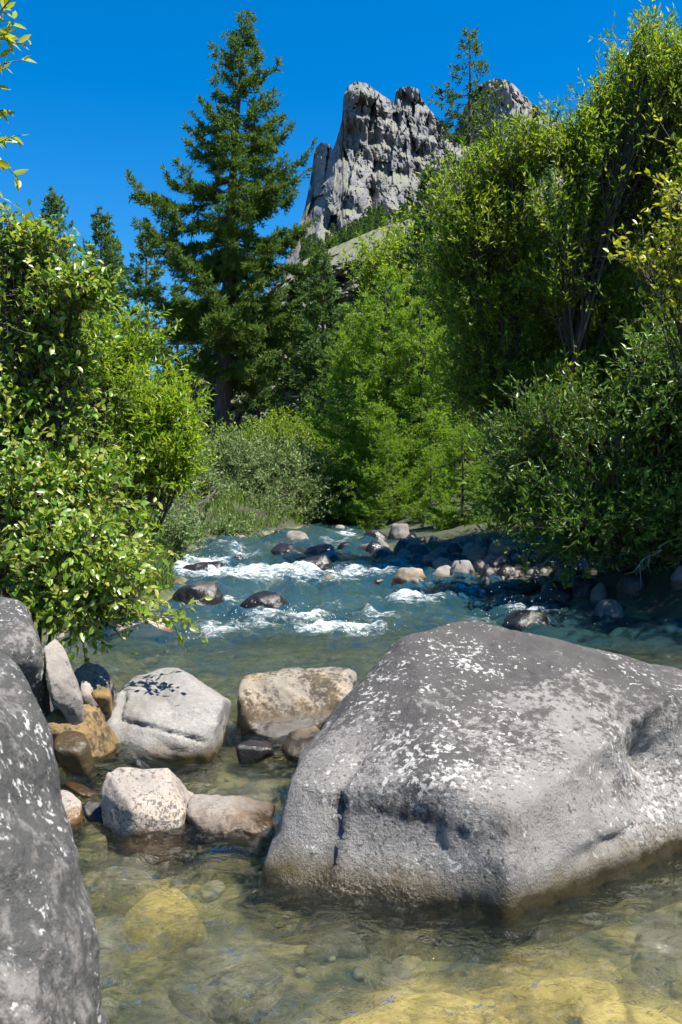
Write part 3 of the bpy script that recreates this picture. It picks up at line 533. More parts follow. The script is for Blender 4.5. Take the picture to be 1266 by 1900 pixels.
# ------------------------------------------------------------------ mountain and rocky hillside (real relief, far away)
def cliffmat(name, rock=(.36, .335, .32), warm=(.46, .40, .36), grass=(.13, .17, .07), gz=.55, sc_=.02, hz=(.3, .4, .6)):
    m, t, N, Lk = newmat(name)
    tc = N('TexCoord'); C = tc.outputs['Object']
    def noise(s, d=8, r=.65, mul=(1, 1, 1)):
        mp = N('Mapping'); mp.inputs['Scale'].default_value = mul; Lk(C, mp.inputs[0])
        n = N('TexNoise'); n.inputs['Scale'].default_value = s; n.inputs['Detail'].default_value = d; n.inputs['Roughness'].default_value = r; Lk(mp.outputs[0], n.inputs[0]); return n.outputs[0]
    n1 = noise(sc_, 10, .7, (1, 1, .35)); r = ramp(N, [(.3, tuple(np.array(rock)*.6)), (.48, rock), (.62, warm), (.75, tuple(np.array(warm)*1.2))]); Lk(n1, r.inputs[0])
    g = N('NewGeometry'); sp = N('SeparateXYZ'); Lk(g.outputs['Normal'], sp.inputs[0])
    ad = N('Math'); ad.operation = 'MULTIPLY_ADD'; Lk(noise(sc_*2, 6), ad.inputs[0]); ad.inputs[1].default_value = .45; Lk(sp.outputs[2], ad.inputs[2])
    gm = ramp(N, [(gz+.20, 0.0), (gz+.32, 1.0)]); Lk(ad.outputs[0], gm.inputs[0])
    gr = ramp(N, [(.35, tuple(np.array(rock)*1.0)), (.5, grass), (.7, tuple(np.array(grass)*1.4))]); Lk(noise(sc_*4, 8, .75), gr.inputs[0])
    mx = N('Mix'); mx.data_type = 'RGBA'; Lk(gm.outputs[0], mx.inputs[0]); Lk(r.outputs[0], mx.inputs[6]); Lk(gr.outputs[0], mx.inputs[7])
    p = N('BsdfPrincipled'); p.inputs['Roughness'].default_value = .95; Lk(mx.outputs[2], p.inputs['Base Color'])
    b = N('Bump'); b.inputs['Strength'].default_value = .6; b.inputs['Distance'].default_value = .04/sc_; Lk(noise(sc_*3, 10, .68, (1, 1, .5)), b.inputs['Height']); Lk(b.outputs[0], p.inputs['Normal'])
    o = N('OutputMaterial'); Lk(p.outputs[0], o.inputs[0]); return m
def relief(name, prof, base_py, d, depth_fn, mat, nu=360, nv=260, jag=2.0, seed=0):
    """a cliff massif: front face relief up to a ridge line, then a back slope falling away"""
    prof = np.array(prof, float); px = np.linspace(prof[0, 0], prof[-1, 0], nu)
    rid = np.interp(px, prof[:, 0], prof[:, 1])
    rid = rid+jag*fbm(np.stack([px*.09, px*0+seed, px*0], 1), 4)
    v = np.linspace(0, 1, nv); PX = np.repeat(px[None], nv, 0); PY = base_py+(rid[None]-base_py)*v[:, None]
    D = d+depth_fn(PX, PY, rid[None]+0*PX, v[:, None]+0*PX)
    X = (PX-633)/F*D; Z = CAMZ-(PY-950)/F*D
    nb = 16; vb = np.linspace(0, 1, nb+1)[1:][:, None]; sp = (base_py-rid[None])/F*d
    Db = D[-1][None]+vb*sp*.9; Xb = X[-1][None]+0*vb; Zb = Z[-1][None]-vb**1.3*sp
    V = np.stack([np.vstack([X, Xb]), np.vstack([D, Db]), np.vstack([Z, Zb])], -1)
    o = np.array([0, d, 0.]); me = mesh_np(name, V.reshape(-1, 3)-o, grid_faces(nv+nb, nu), mat, False)
    ob = link(name, me, None, o); ob['kind'] = 'structure'; return ob
cm = cliffmat('limestone_cliff', rock=(.145, .143, .152), warm=(.20, .185, .18), grass=(.115, .125, .07), gz=.62)
def rn(PX, PY, sx, sy, s, o=4): return ridged(np.stack([PX.ravel()*sx, PY.ravel()*sy, PX.ravel()*0+s], 1), o).reshape(PX.shape)
def fn_(PX, PY, sx, sy, s, o=4): return fbm(np.stack([PX.ravel()*sx, PY.ravel()*sy, PX.ravel()*0+s], 1), o).reshape(PX.shape)
MD = 1300.0
def cells(PX, PY, sx, sy, seed, tilt=.5):
    """blocky rock: random tilted facets over jittered cells; returns facet height and crack closeness"""
    X = PX.ravel()/sx+seed*7.1+.12*pn(np.stack([PX.ravel()/sx*1.7, PY.ravel()/sy*1.7, PX.ravel()*0+seed], 1)); Y = PY.ravel()/sy+seed*3.3
    ix = np.floor(X).astype(int); iy = np.floor(Y).astype(int); b1 = np.full(len(X), 9.); b2 = b1.copy(); h = np.zeros(len(X))
    for dx in (-1, 0, 1):
        for dy in (-1, 0, 1):
            cx_, cy_ = ix+dx, iy+dy; k = _perm[(_perm[cx_ & 255]+cy_) & 255]; k2 = _perm[(k+57) & 255]; k3 = _perm[(k+131) & 255]
            ox = cx_+k/255.; oy = cy_+k2/255.; ddx = X-ox; ddy = Y-oy; d_ = np.hypot(ddx, ddy)
            hh = (k3/255.-.5)+tilt*(ddx*(_g[k, 0])+ddy*_g[k, 1])
            n = d_ < b1; b2 = np.where(n, b1, np.minimum(b2, d_)); h = np.where(n, hh, h); b1 = np.where(n, d_, b1)
    return h.reshape(PX.shape), np.exp(-((b2-b1)/.10)**2).reshape(PX.shape)
def strata(PX, PY, s):
    h = (PY-.33*PX+9*fn_(PX, PY, .03, .03, s+9, 2))/48.0; fr = h-np.floor(h); return sstep(.6, 1.0, fr)-fr      # sloping ledges
def common(PX, PY, s):
    SK = PY-.30*PX
    a, ca = cells(PX+.12*PY, SK, 38, 120, s, 1.0); b, cb = cells(PX+.1*PY, SK, 13, 42, s+3, 1.0); c, cc = cells(PX, SK, 5, 11, s+5, 1.1)
    return 25*a+9*b+4*c+2.2*ca+.9*cb+.5*cc-16*strata(PX, PY, s)+16*fn_(PX, PY, .018, .014, s+2, 3)
def d1(PX, PY, RD, v):
    e = np.interp(PY, [150, 230, 300, 335, 370, 430, 520], [648, 640, 628, 620, 606, 590, 570])
    out = common(PX, PY, 1.)+3.2*np.maximum(e-PX, 0)-.0*PX
    k = np.interp(PY, [150, 300, 420, 560], [0, 0, 1, 1])
    out -= np.interp(PY, [150, 320, 420, 560], [0, 20, 120, 330])                # apron slopes towards us
    out += .55*np.maximum(PX-700, 0)*np.interp(PY, [150, 300], [1, .3])
    # bulging buttress with its shaded left side
    g = np.exp(-((PX-650)/34)**2-((PY-345)/55)**2); out -= 46*g
    g = np.exp(-((PX-715)/22)**2-((PY-345)/45)**2); out -= 34*g
    g = np.exp(-((PX-690)/12)**2-((PY-365)/28)**2); out += 40*g
    return out
prof1 = [(300, 640), (420, 600), (520, 520), (548, 440), (566, 385), (577, 330), (584, 278), (596, 264), (612, 268), (618, 278), (624, 262), (632, 235), (637, 205), (637, 180), (645, 160), (662, 151), (678, 154), (696, 166), (712, 178), (724, 186), (732, 192), (740, 198), (800, 240), (900, 300), (1100, 330), (1300, 360)]
relief('mountain', prof1, 640, MD, d1, cm, nu=460, nv=250, jag=1.6, seed=1)
def d2(PX, PY, RD, v): return common(PX, PY, 31.)+2.2*np.maximum(738-PX, 0)+.35*np.maximum(PX-760, 0)-np.interp(PY, [150, 330, 560], [0, 30, 200])
prof2 = [(690, 260), (722, 205), (733, 186), (735, 168), (744, 162), (760, 160), (776, 165), (782, 182), (792, 196), (806, 214), (822, 232), (850, 262), (900, 290), (1000, 330)]
relief('mountain_shoulder', prof2, 600, MD+70, d2, cm, nu=220, nv=170, jag=1.3, seed=2)
def d3(PX, PY, RD, v): return common(PX, PY, 57.)-1.6*np.minimum(PX-860, 90)+.9*np.maximum(PX-955, 0)-np.interp(PY, [140, 330, 560], [0, 20, 160])
prof3 = [(800, 330), (850, 240), (862, 200), (872, 180), (886, 160), (905, 150), (920, 145), (938, 148), (955, 158), (968, 172), (980, 186), (1010, 210), (1080, 260), (1250, 330)]
relief('mountain_peak', prof3, 600, MD+330, d3, cm, nu=210, nv=160, jag=1.5, seed=3)
# nearer hillside: grassy shoulder over a shaded cliff
hm = cliffmat('hillside_rock_and_grass', rock=(.11, .105, .105), warm=(.14, .13, .12), grass=(.085, .092, .045), gz=.42, sc_=.12)
def d4(PX, PY, RD, v):
    top = np.interp(PX, [560, 600, 740, 900], [500, 492, 470, 440])
    up = np.maximum(top-PY, 0); lo = np.maximum(PY-top, 0)
    return up*.95-lo*.02+3.0*cells(PX, PY, 30, 30, 3., .8)[0]+3.0*cells(PX, PY, 12, 9, 4., .8)[0]+1.3*cells(PX, PY, 5, 4, 6., .9)[0]+4*fn_(PX, PY, .03, .03, 4., 5)-.05*np.clip(PX-640, 0, 400)
relief('rocky_hillside', [(-200, 800), (300, 700), (480, 560), (560, 486), (590, 470), (640, 450), (690, 428), (740, 412), (800, 398), (950, 380), (1300, 350), (1600, 340)], 900, 210, d4, hm, nu=300, nv=150, jag=2.0, seed=5)

# ------------------------------------------------------------------ conifers
def conifer_geo(h, r_fn, z0, nb, seed, tuft=.17, tw=.05, dens=1.0, droop=.18, lean=(0, 0), tr=.3, asym=None, sides=8, up=.25):
    r = np.random.default_rng(seed)
    K = 14; tz = np.linspace(0, 1, K); ax = np.stack([lean[0]*tz**1.3+.05*np.sin(tz*7), lean[1]*tz+.05*np.cos(tz*5), tz*h], 1)
    rad = tr*(1-tz)**.9+.012; rad[0] *= 1.35
    T = Geo(); V, Fc = tubes(ax[None], rad[None], sides); T.add(V, Fc)
    zs = z0+(1-z0)*np.sort(r.uniform(0, 1, nb))**.92; zs = np.minimum(zs, .992); az = np.arange(nb)*2.399+r.uniform(-.5, .5, nb)
    Lb = np.array([r_fn(z) for z in zs])*r.uniform(.62, 1.12, nb)
    if asym is not None: Lb = Lb*np.array([asym(z, a) for z, a in zip(zs, az)])
    k = Lb > .08; zs, az, Lb = zs[k], az[k], Lb[k]; nb = len(zs)
    st = np.stack([np.interp(zs, tz, ax[:, i]) for i in range(3)], 1)
    dr = np.stack([np.cos(az), np.sin(az), 0*az], 1); t = np.linspace(0, 1, 8)
    dz = (up*zs[:, None]-droop*(1.25-zs[:, None]))*t[None]*1.0-droop*.5*np.sin(t*np.pi)[None]+.22*t[None]**3
    wob = r.normal(0, .04, (nb, 8, 3))*t[None, :, None]
    Bp = st[:, None]+dr[:, None]*(Lb[:, None]*t[None])[..., None]+np.stack([0*dz, 0*dz, dz*Lb[:, None]], -1)+wob*Lb[:, None, None]
    V, Fc = tubes(Bp, np.clip(Lb*.014, .006, .07)[:, None]*(1.05-t)[None], 4); T.add(V, Fc)
    # side branchlets
    nl = np.maximum((Lb*9*dens).astype(int), 4); bi = np.repeat(np.arange(nb), nl); n = len(bi)
    tt = r.uniform(.14, 1, n)**.85; i0 = np.minimum((tt*7).astype(int), 6); fr = (tt*7-i0)[:, None]
    p0 = Bp[bi, i0]*(1-fr)+Bp[bi, i0+1]*fr; tg = unit(Bp[bi, i0+1]-Bp[bi, i0])
    sd = unit(np.cross(tg, np.array([0, 0, 1.])))*r.choice([-1, 1], n)[:, None]
    ll = (.12+.30*Lb[bi]*(1.08-tt))*r.uniform(.6, 1.2, n); ll = np.minimum(ll, 1.1)
    d_ = unit(tg*r.uniform(.35, .9, (n, 1))+sd*r.uniform(.4, 1.0, (n, 1))+np.array([0, 0, 1.])*r.uniform(-.45, .12, (n, 1)))
    p1 = p0+d_*ll[:, None]; pm = (p0+p1)/2+np.array([0, 0, .06])*ll[:, None]
    V, Fc = tubes(bez(p0, pm, p1, 3), np.array([.007, .005, .002])[None]*np.ones((n, 1)), 3); T.add(V, Fc)
    # needle tufts on branchlets and along branches
    nt_ = np.maximum((ll*42*dens).astype(int), 5); li = np.repeat(np.arange(n), nt_); m = len(li); u = r.uniform(.02, 1.05, (m, 1))
    p = p0[li]*(1-u)+p1[li]*u+r.normal(0, .02, (m, 3)); rd = unit(r.normal(size=(m, 3))+np.array([0, 0, .55])); dd = unit(d_[li]*.75+rd)
    V, Fc = leaf_quads(p, dd, unit(r.normal(size=(m, 3))+np.array([0, 0, .8])), tuft*r.uniform(.6, 1.25, m), tw*r.uniform(.7, 1.3, m))
    Cg = Geo(); Cg.add(V, Fc); return T, Cg
def conifer(name, kind, geos, loc, scale, rot, label, cat, group, bark, leaf, cache={}):
    if kind not in cache:
        T, Cg = geos()
        cache[kind] = (mesh_np('trunk', np.concatenate(T.v), [np.concatenate(f) for f in T.f.values()], M[bark]), mesh_np('crown', np.concatenate(Cg.v), [np.concatenate(f) for f in Cg.f.values()], M[leaf], False))
    a, b = cache[kind]; e = link(name, None, None, loc); e.rotation_euler = (0, 0, rot); e.scale = (scale,)*3
    tag(e, label, cat, group); link('trunk', a, e); c = link('crown', b, e); c['kind'] = 'stuff'; return e
def onpix(px, py, d): return P(px, py, d)
big = lambda: conifer_geo(18.2, lambda z: np.interp(z, [0, .12, .25, .45, .58, .72, .86, 1], [2.2, 3.4, 4.2, 4.3, 3.6, 2.5, 1.45, .2]), .15, 135, 11, tuft=.23, tw=.047, dens=1.5, lean=(1.05, 0), tr=.36, droop=.27,
                          asym=lambda z, a: (0.35 if (z < .30 and math.cos(a) < -.2) else 1.0)*(1.0+.15*math.sin(3*a+z*20)))
conifer('larch_tree', 'big', big, onpix(410, 822, 42), 1.0, 0, 'tallest dark green larch with bare lower trunk above grey willow shrubs', 'tree', 'larches around the stream', 'bark', 'larch')
far = lambda: conifer_geo(18, lambda z: np.interp(z, [0, .15, .4, .7, .9, 1], [2.5, 3.4, 3.1, 1.9, .9, .15]), .03, 170, 12, tuft=.34, tw=.11, dens=.7, tr=.28, droop=.2)
def fartree(px, top, bot, d, rot, label):
    h = (bot-top)/F*d; conifer('larch_tree', 'far', far, onpix(px, bot, d), h/18, rot, label, 'tree', 'larches around the stream', 'bark', 'larchfar')
for a in [(100, 348, 860, 80, .3, 'far larch tip left of the twin, just above the leafy left shrub'), (188, 385, 860, 78, 1.2, 'far pointed larch standing clear in the sky gap'), (207, 428, 860, 80, 2.9, 'shorter far larch touching the pointed one'),
          (272, 418, 860, 58, 4.1, 'slim larch just left of the tallest larch'), (30, 470, 860, 62, 5.0, 'dark larch behind the leafy left shrub'), (330, 520, 860, 60, .9, 'dark larch filling in behind the tallest larch'), (150, 520, 870, 52, 2.2, 'shaded larch behind the bright left bush'), (-60, 430, 880, 60, 2.0, 'dark larch at the left picture edge'),
          (560, 500, 900, 46, 3.3, 'dense larch right behind the tallest larch'), (610, 610, 920, 38, 1.7, 'smaller dark larch over the far end of stream'), (480, 600, 880, 52, .2, 'dark larch directly behind the bare trunk'),
          (800, 300, 930, 60, 2.6, 'tall dark larch behind the big willow, left one'), (930, 380, 930, 50, 4.4, 'dark larch hidden in the big willow crown'), (1000, 270, 930, 40, 2.1, 'dark larch standing close behind the middle of the big willow'), (1060, 330, 930, 48, 5.5, 'larch deep behind the big willow'), (1180, 380, 940, 46, .6, 'larch behind the right picture edge'), (1290, 360, 950, 44, 1.6, 'larch at the right picture edge'), (598, 455, 910, 40, 2.4, 'dark larch filling the gap right of the tallest larch'), (645, 560, 930, 36, 5.1, 'dark larch left of the bright young larches'), (720, 520, 920, 44, 3.0, 'dark larch behind the bright young larch')]: fartree(*a)
lean_ = lambda: conifer_geo(21, lambda z: np.interp(z, [0, .3, .55, .75, .88, 1], [2.6, 2.8, 2.4, 1.8, 1.4, .15]), .1, 130, 13, tuft=.22, tw=.065, dens=.85, tr=.26, droop=.1, up=.2)
conifer('larch_tree', 'slim', lean_, onpix(872, 950, 46), 22.3/21, 1.0, 'slender larch with sparse open top beside the mountain', 'tree', 'larches around the stream', 'bark', 'larch')
young = lambda: conifer_geo(6.6, lambda z: np.interp(z, [0, .15, .5, .8, 1], [1.7, 2.3, 1.75, .9, .12]), .04, 105, 14, tuft=.12, tw=.03, dens=1.5, tr=.09, droop=.12, up=.4)
for px, top, bot, d, rot, lb in [(715, 500, 985, 26, .4, 'tall bright green young larch near the far end of stream'), (655, 590, 985, 27.5, 2., 'bright young larch left of the tall one'), (780, 560, 1000, 25, 3.4, 'bright young larch right of the tall one'), (722, 785, 1000, 22.5, 5.2, 'small bright larch leaning over the stony spit'), (858, 770, 1020, 19, 1.1, 'yellow-green young larch at the top of the stony spit'), (800, 830, 1010, 21, 4.0, 'low bushy young larch between two brighter ones'), (915, 840, 1020, 19.5, 2.2, 'half-hidden young larch at the edge of dark bushes')]:
    conifer('young_larch', 'young', young, onpix(px, bot, d), (bot-top)/F*d/6.6, rot, lb, 'tree', 'young larches by the spit', 'twig', 'younglarch')
# far conifers on the mountain slope: too small to show parts
T, Cg = conifer_geo(12, lambda z: np.interp(z, [0, .1, .5, 1], [2.0, 2.6, 1.7, .2]), .05, 46, 15, tuft=.9, tw=.30, dens=.16, tr=.2)
g = Geo(); [g.add(v, f) for v, f in ((np.concatenate(T.v), np.concatenate(T.f[4])), (Cg.v[0], Cg.f[3][0]))]
fm = mesh_np('far_conifer', np.concatenate(g.v), [np.concatenate(f) for f in g.f.values()], M['larchfar'], False)
r_ = np.random.default_rng(21)
for k in range(150):
    px = r_.uniform(560, 830); line = np.interp(px, [560, 640, 700, 760, 830], [470, 445, 425, 408, 395]); lo = np.interp(px, [560, 640, 740, 830], [490, 462, 436, 420])
    py = r_.uniform(line, lo+14); d = 340+r_.uniform(-30, 60); hpx = r_.uniform(26, 46)*(1.25 if 670 < px < 720 else 1)
    o = link('far_conifer', fm, None, P(px, py+6, d)); s = hpx/F*d/12; o.scale = (s*1.1, s*1.1, s); o.rotation_euler = (0, 0, r_.uniform(0, 6))
    tag(o, 'tiny dark conifer on the slope below the '+('small left crag' if px < 630 else 'highest rock tower' if px < 735 else 'second rock tower'), 'tree', 'distant conifers below the cliffs')

# ------------------------------------------------------------------ broadleaf trees and shrubs
def kmeans(X, k, r, it=5):
    k = min(k, len(X)); C = X[r.choice(len(X), k, False)].copy()
    for _ in range(it):
        a = ((X[:, None]-C[None])**2).sum(2).argmin(1)
        for j in range(k):
            if (a == j).any(): C[j] = X[a == j].mean(0)
    return C, a
def sample_blobs(blobs, n, r, shell=.45, gap=.0, gf=1.1):
    vol = np.array([b[1][0]*b[1][1]*b[1][2]*(b[2] if len(b) > 2 else 1) for b in blobs])**.75; vol /= vol.sum(); out = []
    while len(out) < n:
        bi = r.choice(len(blobs), n, p=vol); dr = unit(r.normal(size=(n, 3))); u = r.uniform(0, 1, n)**shell
        c = np.array([b[0] for b in blobs])[bi]; rd = np.array([b[1] for b in blobs])[bi]
        p = c+dr*u[:, None]*rd*(1+.22*pn(dr*2.2+bi[:, None]*3.1))[:, None]
        keep = fbm(p*gf+31, 2) > gap; out += list(p[keep])
    return np.array(out[:n])
def broadleaf(name, base, blobs, ntips, label, cat, leafm, bark='twig', seed=0, L=.07, W=.02, per=14, twig=.45, limbs=7, subs=9, fine=False, droop=.0, r0=.07, gap=-.12, shell=.45, gf=1.1, stems=1.0, group=None, spread=.9, singles=0, ups=.25, dead=0):
    r = np.random.default_rng(seed); base = np.asarray(base, float); tips = sample_blobs(blobs, ntips, r, shell, gap, gf)
    root = tag(link(name, None, None, base), label, cat, group); T = Geo()
    C, a = kmeans(tips, limbs, r); Ce = base+(C-base)*.86; s0 = base+r.normal(0, .12, (len(C), 3))*np.array([1, 1, 0])*stems
    mid = (s0+Ce)/2+r.normal(0, .10, Ce.shape)*np.linalg.norm(Ce-s0, axis=1)[:, None]; mid[:, 2] += .08*np.linalg.norm(Ce-s0, axis=1)
    LB = bez(s0, mid, Ce, 10); LB += r.normal(0, .025, LB.shape)*np.linspace(0, 1, 10)[None, :, None]
    rl = r0*r.uniform(.6, 1.1, (len(C), 1))*np.linspace(1, .32, 10)[None]
    for j in range(len(C)):
        V, Fc = tubes(LB[j:j+1], rl[j:j+1], 6); link('limb', mesh_np('limb', V-base, Fc, M[bark]), root)
    S0, S1, TS0, TS1, sr = [], [], [], [], []
    for j in range(len(C)):
        pt = tips[a == j]
        if len(pt) < 3: continue
        Cs, b = kmeans(pt, subs, r, 4)
        for i in range(len(Cs)):
            q_ = pt[b == i]
            if not len(q_): continue
            k = min(9, int(r.uniform(4, 9.99))); st = LB[j, k]; en = st+(Cs[i]-st)*.9
            S0.append(st); S1.append(en); t_ = r.uniform(.45, 1, (len(q_), 1)); TS0.append(st+(en-st)*t_); TS1.append(q_)
    S0, S1 = np.array(S0), np.array(S1); ln = np.linalg.norm(S1-S0, axis=1)[:, None]
    T.add(*tubes(bez(S0, (S0+S1)/2+r.normal(0, .12, S0.shape)*ln+np.array([0, 0, .08])*ln, S1, 6), r0*.30*np.linspace(1, .35, 6)[None]*np.ones((len(S0), 1)), 5))
    A, B = np.concatenate(TS0), np.concatenate(TS1); n = len(A); ln = np.linalg.norm(B-A, axis=1)[:, None]
    out = unit(B-A)
    mdl = (A+B)/2+r.normal(0, .10, A.shape)*ln+np.array([0, 0, .10])*ln
    T.add(*tubes(bez(A, mdl, B, 3), (.0035+.004*r0/.07)*np.linspace(1.1, .35, 3)[None]*np.ones((n, 1)), 3))
    bro = T.build('branches', M[bark], root, loc=base); bro['kind'] = 'stuff'
    # leafy twig at each tip
    tl = twig*r.uniform(.6, 1.3, n); d0 = unit(out*spread+r.normal(0, .45, (n, 3))+np.array([0, 0, ups-droop]))
    E = B+d0*tl[:, None]+np.array([0, 0, -droop*.5])*tl[:, None]; li = np.repeat(np.arange(n), per); m = len(li); u = r.uniform(-.95, 1.02, (m, 1))
    p = np.where(u < 0, B[li]+(B[li]-mdl[li])*u*1.3, B[li]*(1-u)+E[li]*u+np.array([0, 0, .12])*tl[li][:, None]*u*(1-u))
    T2 = Geo(); T2.add(*tubes(bez(B, (B+E)/2+np.array([0, 0, .06])*tl[:, None], E, 2), np.array([.0035, .001])[None]*np.ones((n, 1)), 3)); T2.build('twigs', M[bark], bro, loc=base)['kind'] = 'stuff'
    sd = unit(r.normal(size=(m, 3))); t = unit(d0[li]*.75+sd*.85+np.array([0, 0, .18-droop*1.6])); ow = unit(B-base-np.array([0, 0, .45])*(tips[:, 2].max()-base[2])); nn = unit(np.array([0, 0, .6])+ow[li]*.75+r.normal(0, .55, (m, 3)))
    Ls = L*r.uniform(.42, 1.28, m); Ws = W*r.uniform(.7, 1.2, m)*np.clip(Ls/L, .6, 1.2)
    if singles:
        dist = np.linalg.norm(p-np.array([0, 0, CAMZ]), axis=1)+np.where((np.abs(p[:, 0]/p[:, 1]) < .34), 0, 50); order = np.argsort(dist)[:singles]; mask = np.ones(m, bool); mask[order] = False
        V, Fc = leaf_fine(np.zeros((1, 3)), np.array([[0, 1., 0]]), np.array([[0, 0, 1.]]), [1.0], [W/L]); lme = mesh_np('leaf', V, Fc, M[leafm])
        for k in order:
            y = unit(t[k]); x = unit(np.cross(y, nn[k])); z = np.cross(x, y); o = link('leaf', lme, root)
            o.matrix_local = Matrix(((*(x*Ls[k]), p[k, 0]-base[0]), (*(y*Ls[k]), p[k, 1]-base[1]), (*(z*Ls[k]), p[k, 2]-base[2]), (0, 0, 0, 1))).transposed().transposed() if False else Matrix([[x[0]*Ls[k], y[0]*Ls[k], z[0]*Ls[k], p[k, 0]-base[0]], [x[1]*Ls[k], y[1]*Ls[k], z[1]*Ls[k], p[k, 1]-base[1]], [x[2]*Ls[k], y[2]*Ls[k], z[2]*Ls[k], p[k, 2]-base[2]], [0, 0, 0, 1]])
        p, t, nn, Ls, Ws = p[mask], t[mask], nn[mask], Ls[mask], Ws[mask]
    G = Geo(); G.add(*(leaf_fine if fine else leaf_quads)(p, t, nn, Ls, Ws)); c = G.build('crown', M[leafm], root, smooth=fine, loc=base); c['kind'] = 'stuff'
    return root
def blob(px, py, rx, ry, d, rd=None, w=1.0):
    k = d/F; return (P(px, py, d), np.array([rx*k, rd if rd else (rx+ry)/2*k, ry*k]), w)
def gbase(px, d):
    x = (px-633)/F*d; return np.array([x, d, float(TZ(np.array([x]), np.array([d]))[0])-.05])
# big willow on the right bank
broadleaf('willow_tree', gbase(1095, 14.5), [blob(1150, 185, 95, 85, 14.5), blob(1240, 170, 110, 105, 14), blob(1035, 315, 105, 80, 14.5), blob(1160, 330, 150, 130, 14.5), blob(905, 400, 95, 110, 14.8), blob(860, 540, 75, 120, 15), blob(1000, 480, 140, 130, 14.5), blob(1180, 560, 150, 150, 15), blob(1280, 420, 120, 200, 14.5), blob(900, 690, 90, 110, 15.5), blob(1030, 680, 110, 110, 16), blob(1130, 760, 140, 90, 14.5), blob(950, 790, 80, 70, 15.5), blob(1260, 660, 110, 110, 14)],
          8600, 'big many-stemmed willow tree with sunlit crown on the right bank', 'tree', 'willow', seed=41, L=.092, W=.030, per=24, twig=.5, limbs=11, subs=12, r0=.085, gap=.07, stems=2.2, ups=.35)
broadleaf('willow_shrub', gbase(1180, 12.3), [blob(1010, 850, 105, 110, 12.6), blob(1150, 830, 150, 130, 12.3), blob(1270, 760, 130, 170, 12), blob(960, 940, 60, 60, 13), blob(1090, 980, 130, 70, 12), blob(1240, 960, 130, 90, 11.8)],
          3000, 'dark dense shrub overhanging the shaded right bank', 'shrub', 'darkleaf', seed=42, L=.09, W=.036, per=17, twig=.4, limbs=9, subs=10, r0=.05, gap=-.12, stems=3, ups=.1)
broadleaf('leafy_shrub', gbase(1400, 8.2), [blob(1240, 400, 70, 80, 8.0), blob(1180, 460, 70, 40, 8.2), blob(1250, 540, 60, 90, 8.0), blob(1330, 420, 110, 200, 8.2)], 340, 'yellow-green shrub branches reaching in from the right edge', 'shrub', 'sunleaf', seed=43, L=.062, W=.036, per=12, twig=.28, limbs=5, subs=7, fine=True, r0=.03, gap=-.1, droop=.1)
# left bank
broadleaf('leafy_shrub', gbase(-60, 7.2), [blob(45, 465, 85, 45, 7.2), blob(140, 545, 60, 35, 7.0), blob(20, 580, 120, 75, 7.3), blob(90, 660, 100, 60, 7.2), blob(70, 760, 140, 90, 7.2), blob(160, 860, 110, 80, 7.0), blob(80, 920, 170, 100, 6.9), blob(150, 1040, 160, 80, 6.6), blob(255, 1070, 90, 65, 6.4), blob(120, 1120, 130, 50, 6.5), blob(300, 1120, 40, 45, 6.3)],
          3300, 'broad-leaved shrub leaning over the pool from the left bank', 'shrub', 'broad', seed=44, L=.06, W=.036, per=11, twig=.25, limbs=11, subs=10, fine=True, r0=.02, shell=.75, gap=-.2, droop=.28, singles=300, stems=2)
broadleaf('bright_bush', gbase(190, 10.5), [blob(225, 680, 110, 80, 10.5), blob(290, 790, 75, 90, 10.3), blob(270, 900, 90, 80, 10), blob(150, 800, 110, 110, 10.8), blob(330, 860, 40, 60, 10.2)], 1300, 'bright yellow-green bush with slender leaflets behind the left shrub', 'shrub', 'rowan', seed=45, L=.085, W=.026, per=18, twig=.3, limbs=8, subs=9, r0=.03, gap=-.12, droop=.1)
for k, (px, d, bl, lb) in enumerate([(430, 25, [blob(430, 880, 85, 75, 25), blob(385, 920, 60, 60, 24.5), blob(430, 950, 100, 45, 24)], 'grey-green willow shrub in front of the bare larch trunk'), (530, 26, [blob(520, 890, 80, 70, 26), blob(545, 940, 80, 50, 25.5), blob(500, 960, 70, 35, 25)], 'widest grey-green willow shrub on the far left bank'), (610, 27, [blob(600, 920, 50, 55, 27), blob(620, 955, 40, 35, 26.5)], 'last grey-green willow shrub where the stream disappears'), (340, 23, [blob(345, 930, 60, 75, 22.5), blob(310, 970, 60, 45, 21), blob(350, 985, 60, 34, 18.5), blob(300, 1000, 70, 45, 15.5), blob(420, 990, 50, 22, 20.5)], 'grey-green willow shrub half behind the left shrub')]):
    broadleaf('grey_willow_shrub', gbase(px, d), bl, 1500 if k < 2 else (800 if k == 2 else 1500), lb, 'shrub', 'greywillow', seed=50+k, L=.10, W=.034, per=18, twig=.42, limbs=9, subs=9, r0=.03, gap=-.2, stems=4, ups=.5, group='grey willow shrubs of the far bank')
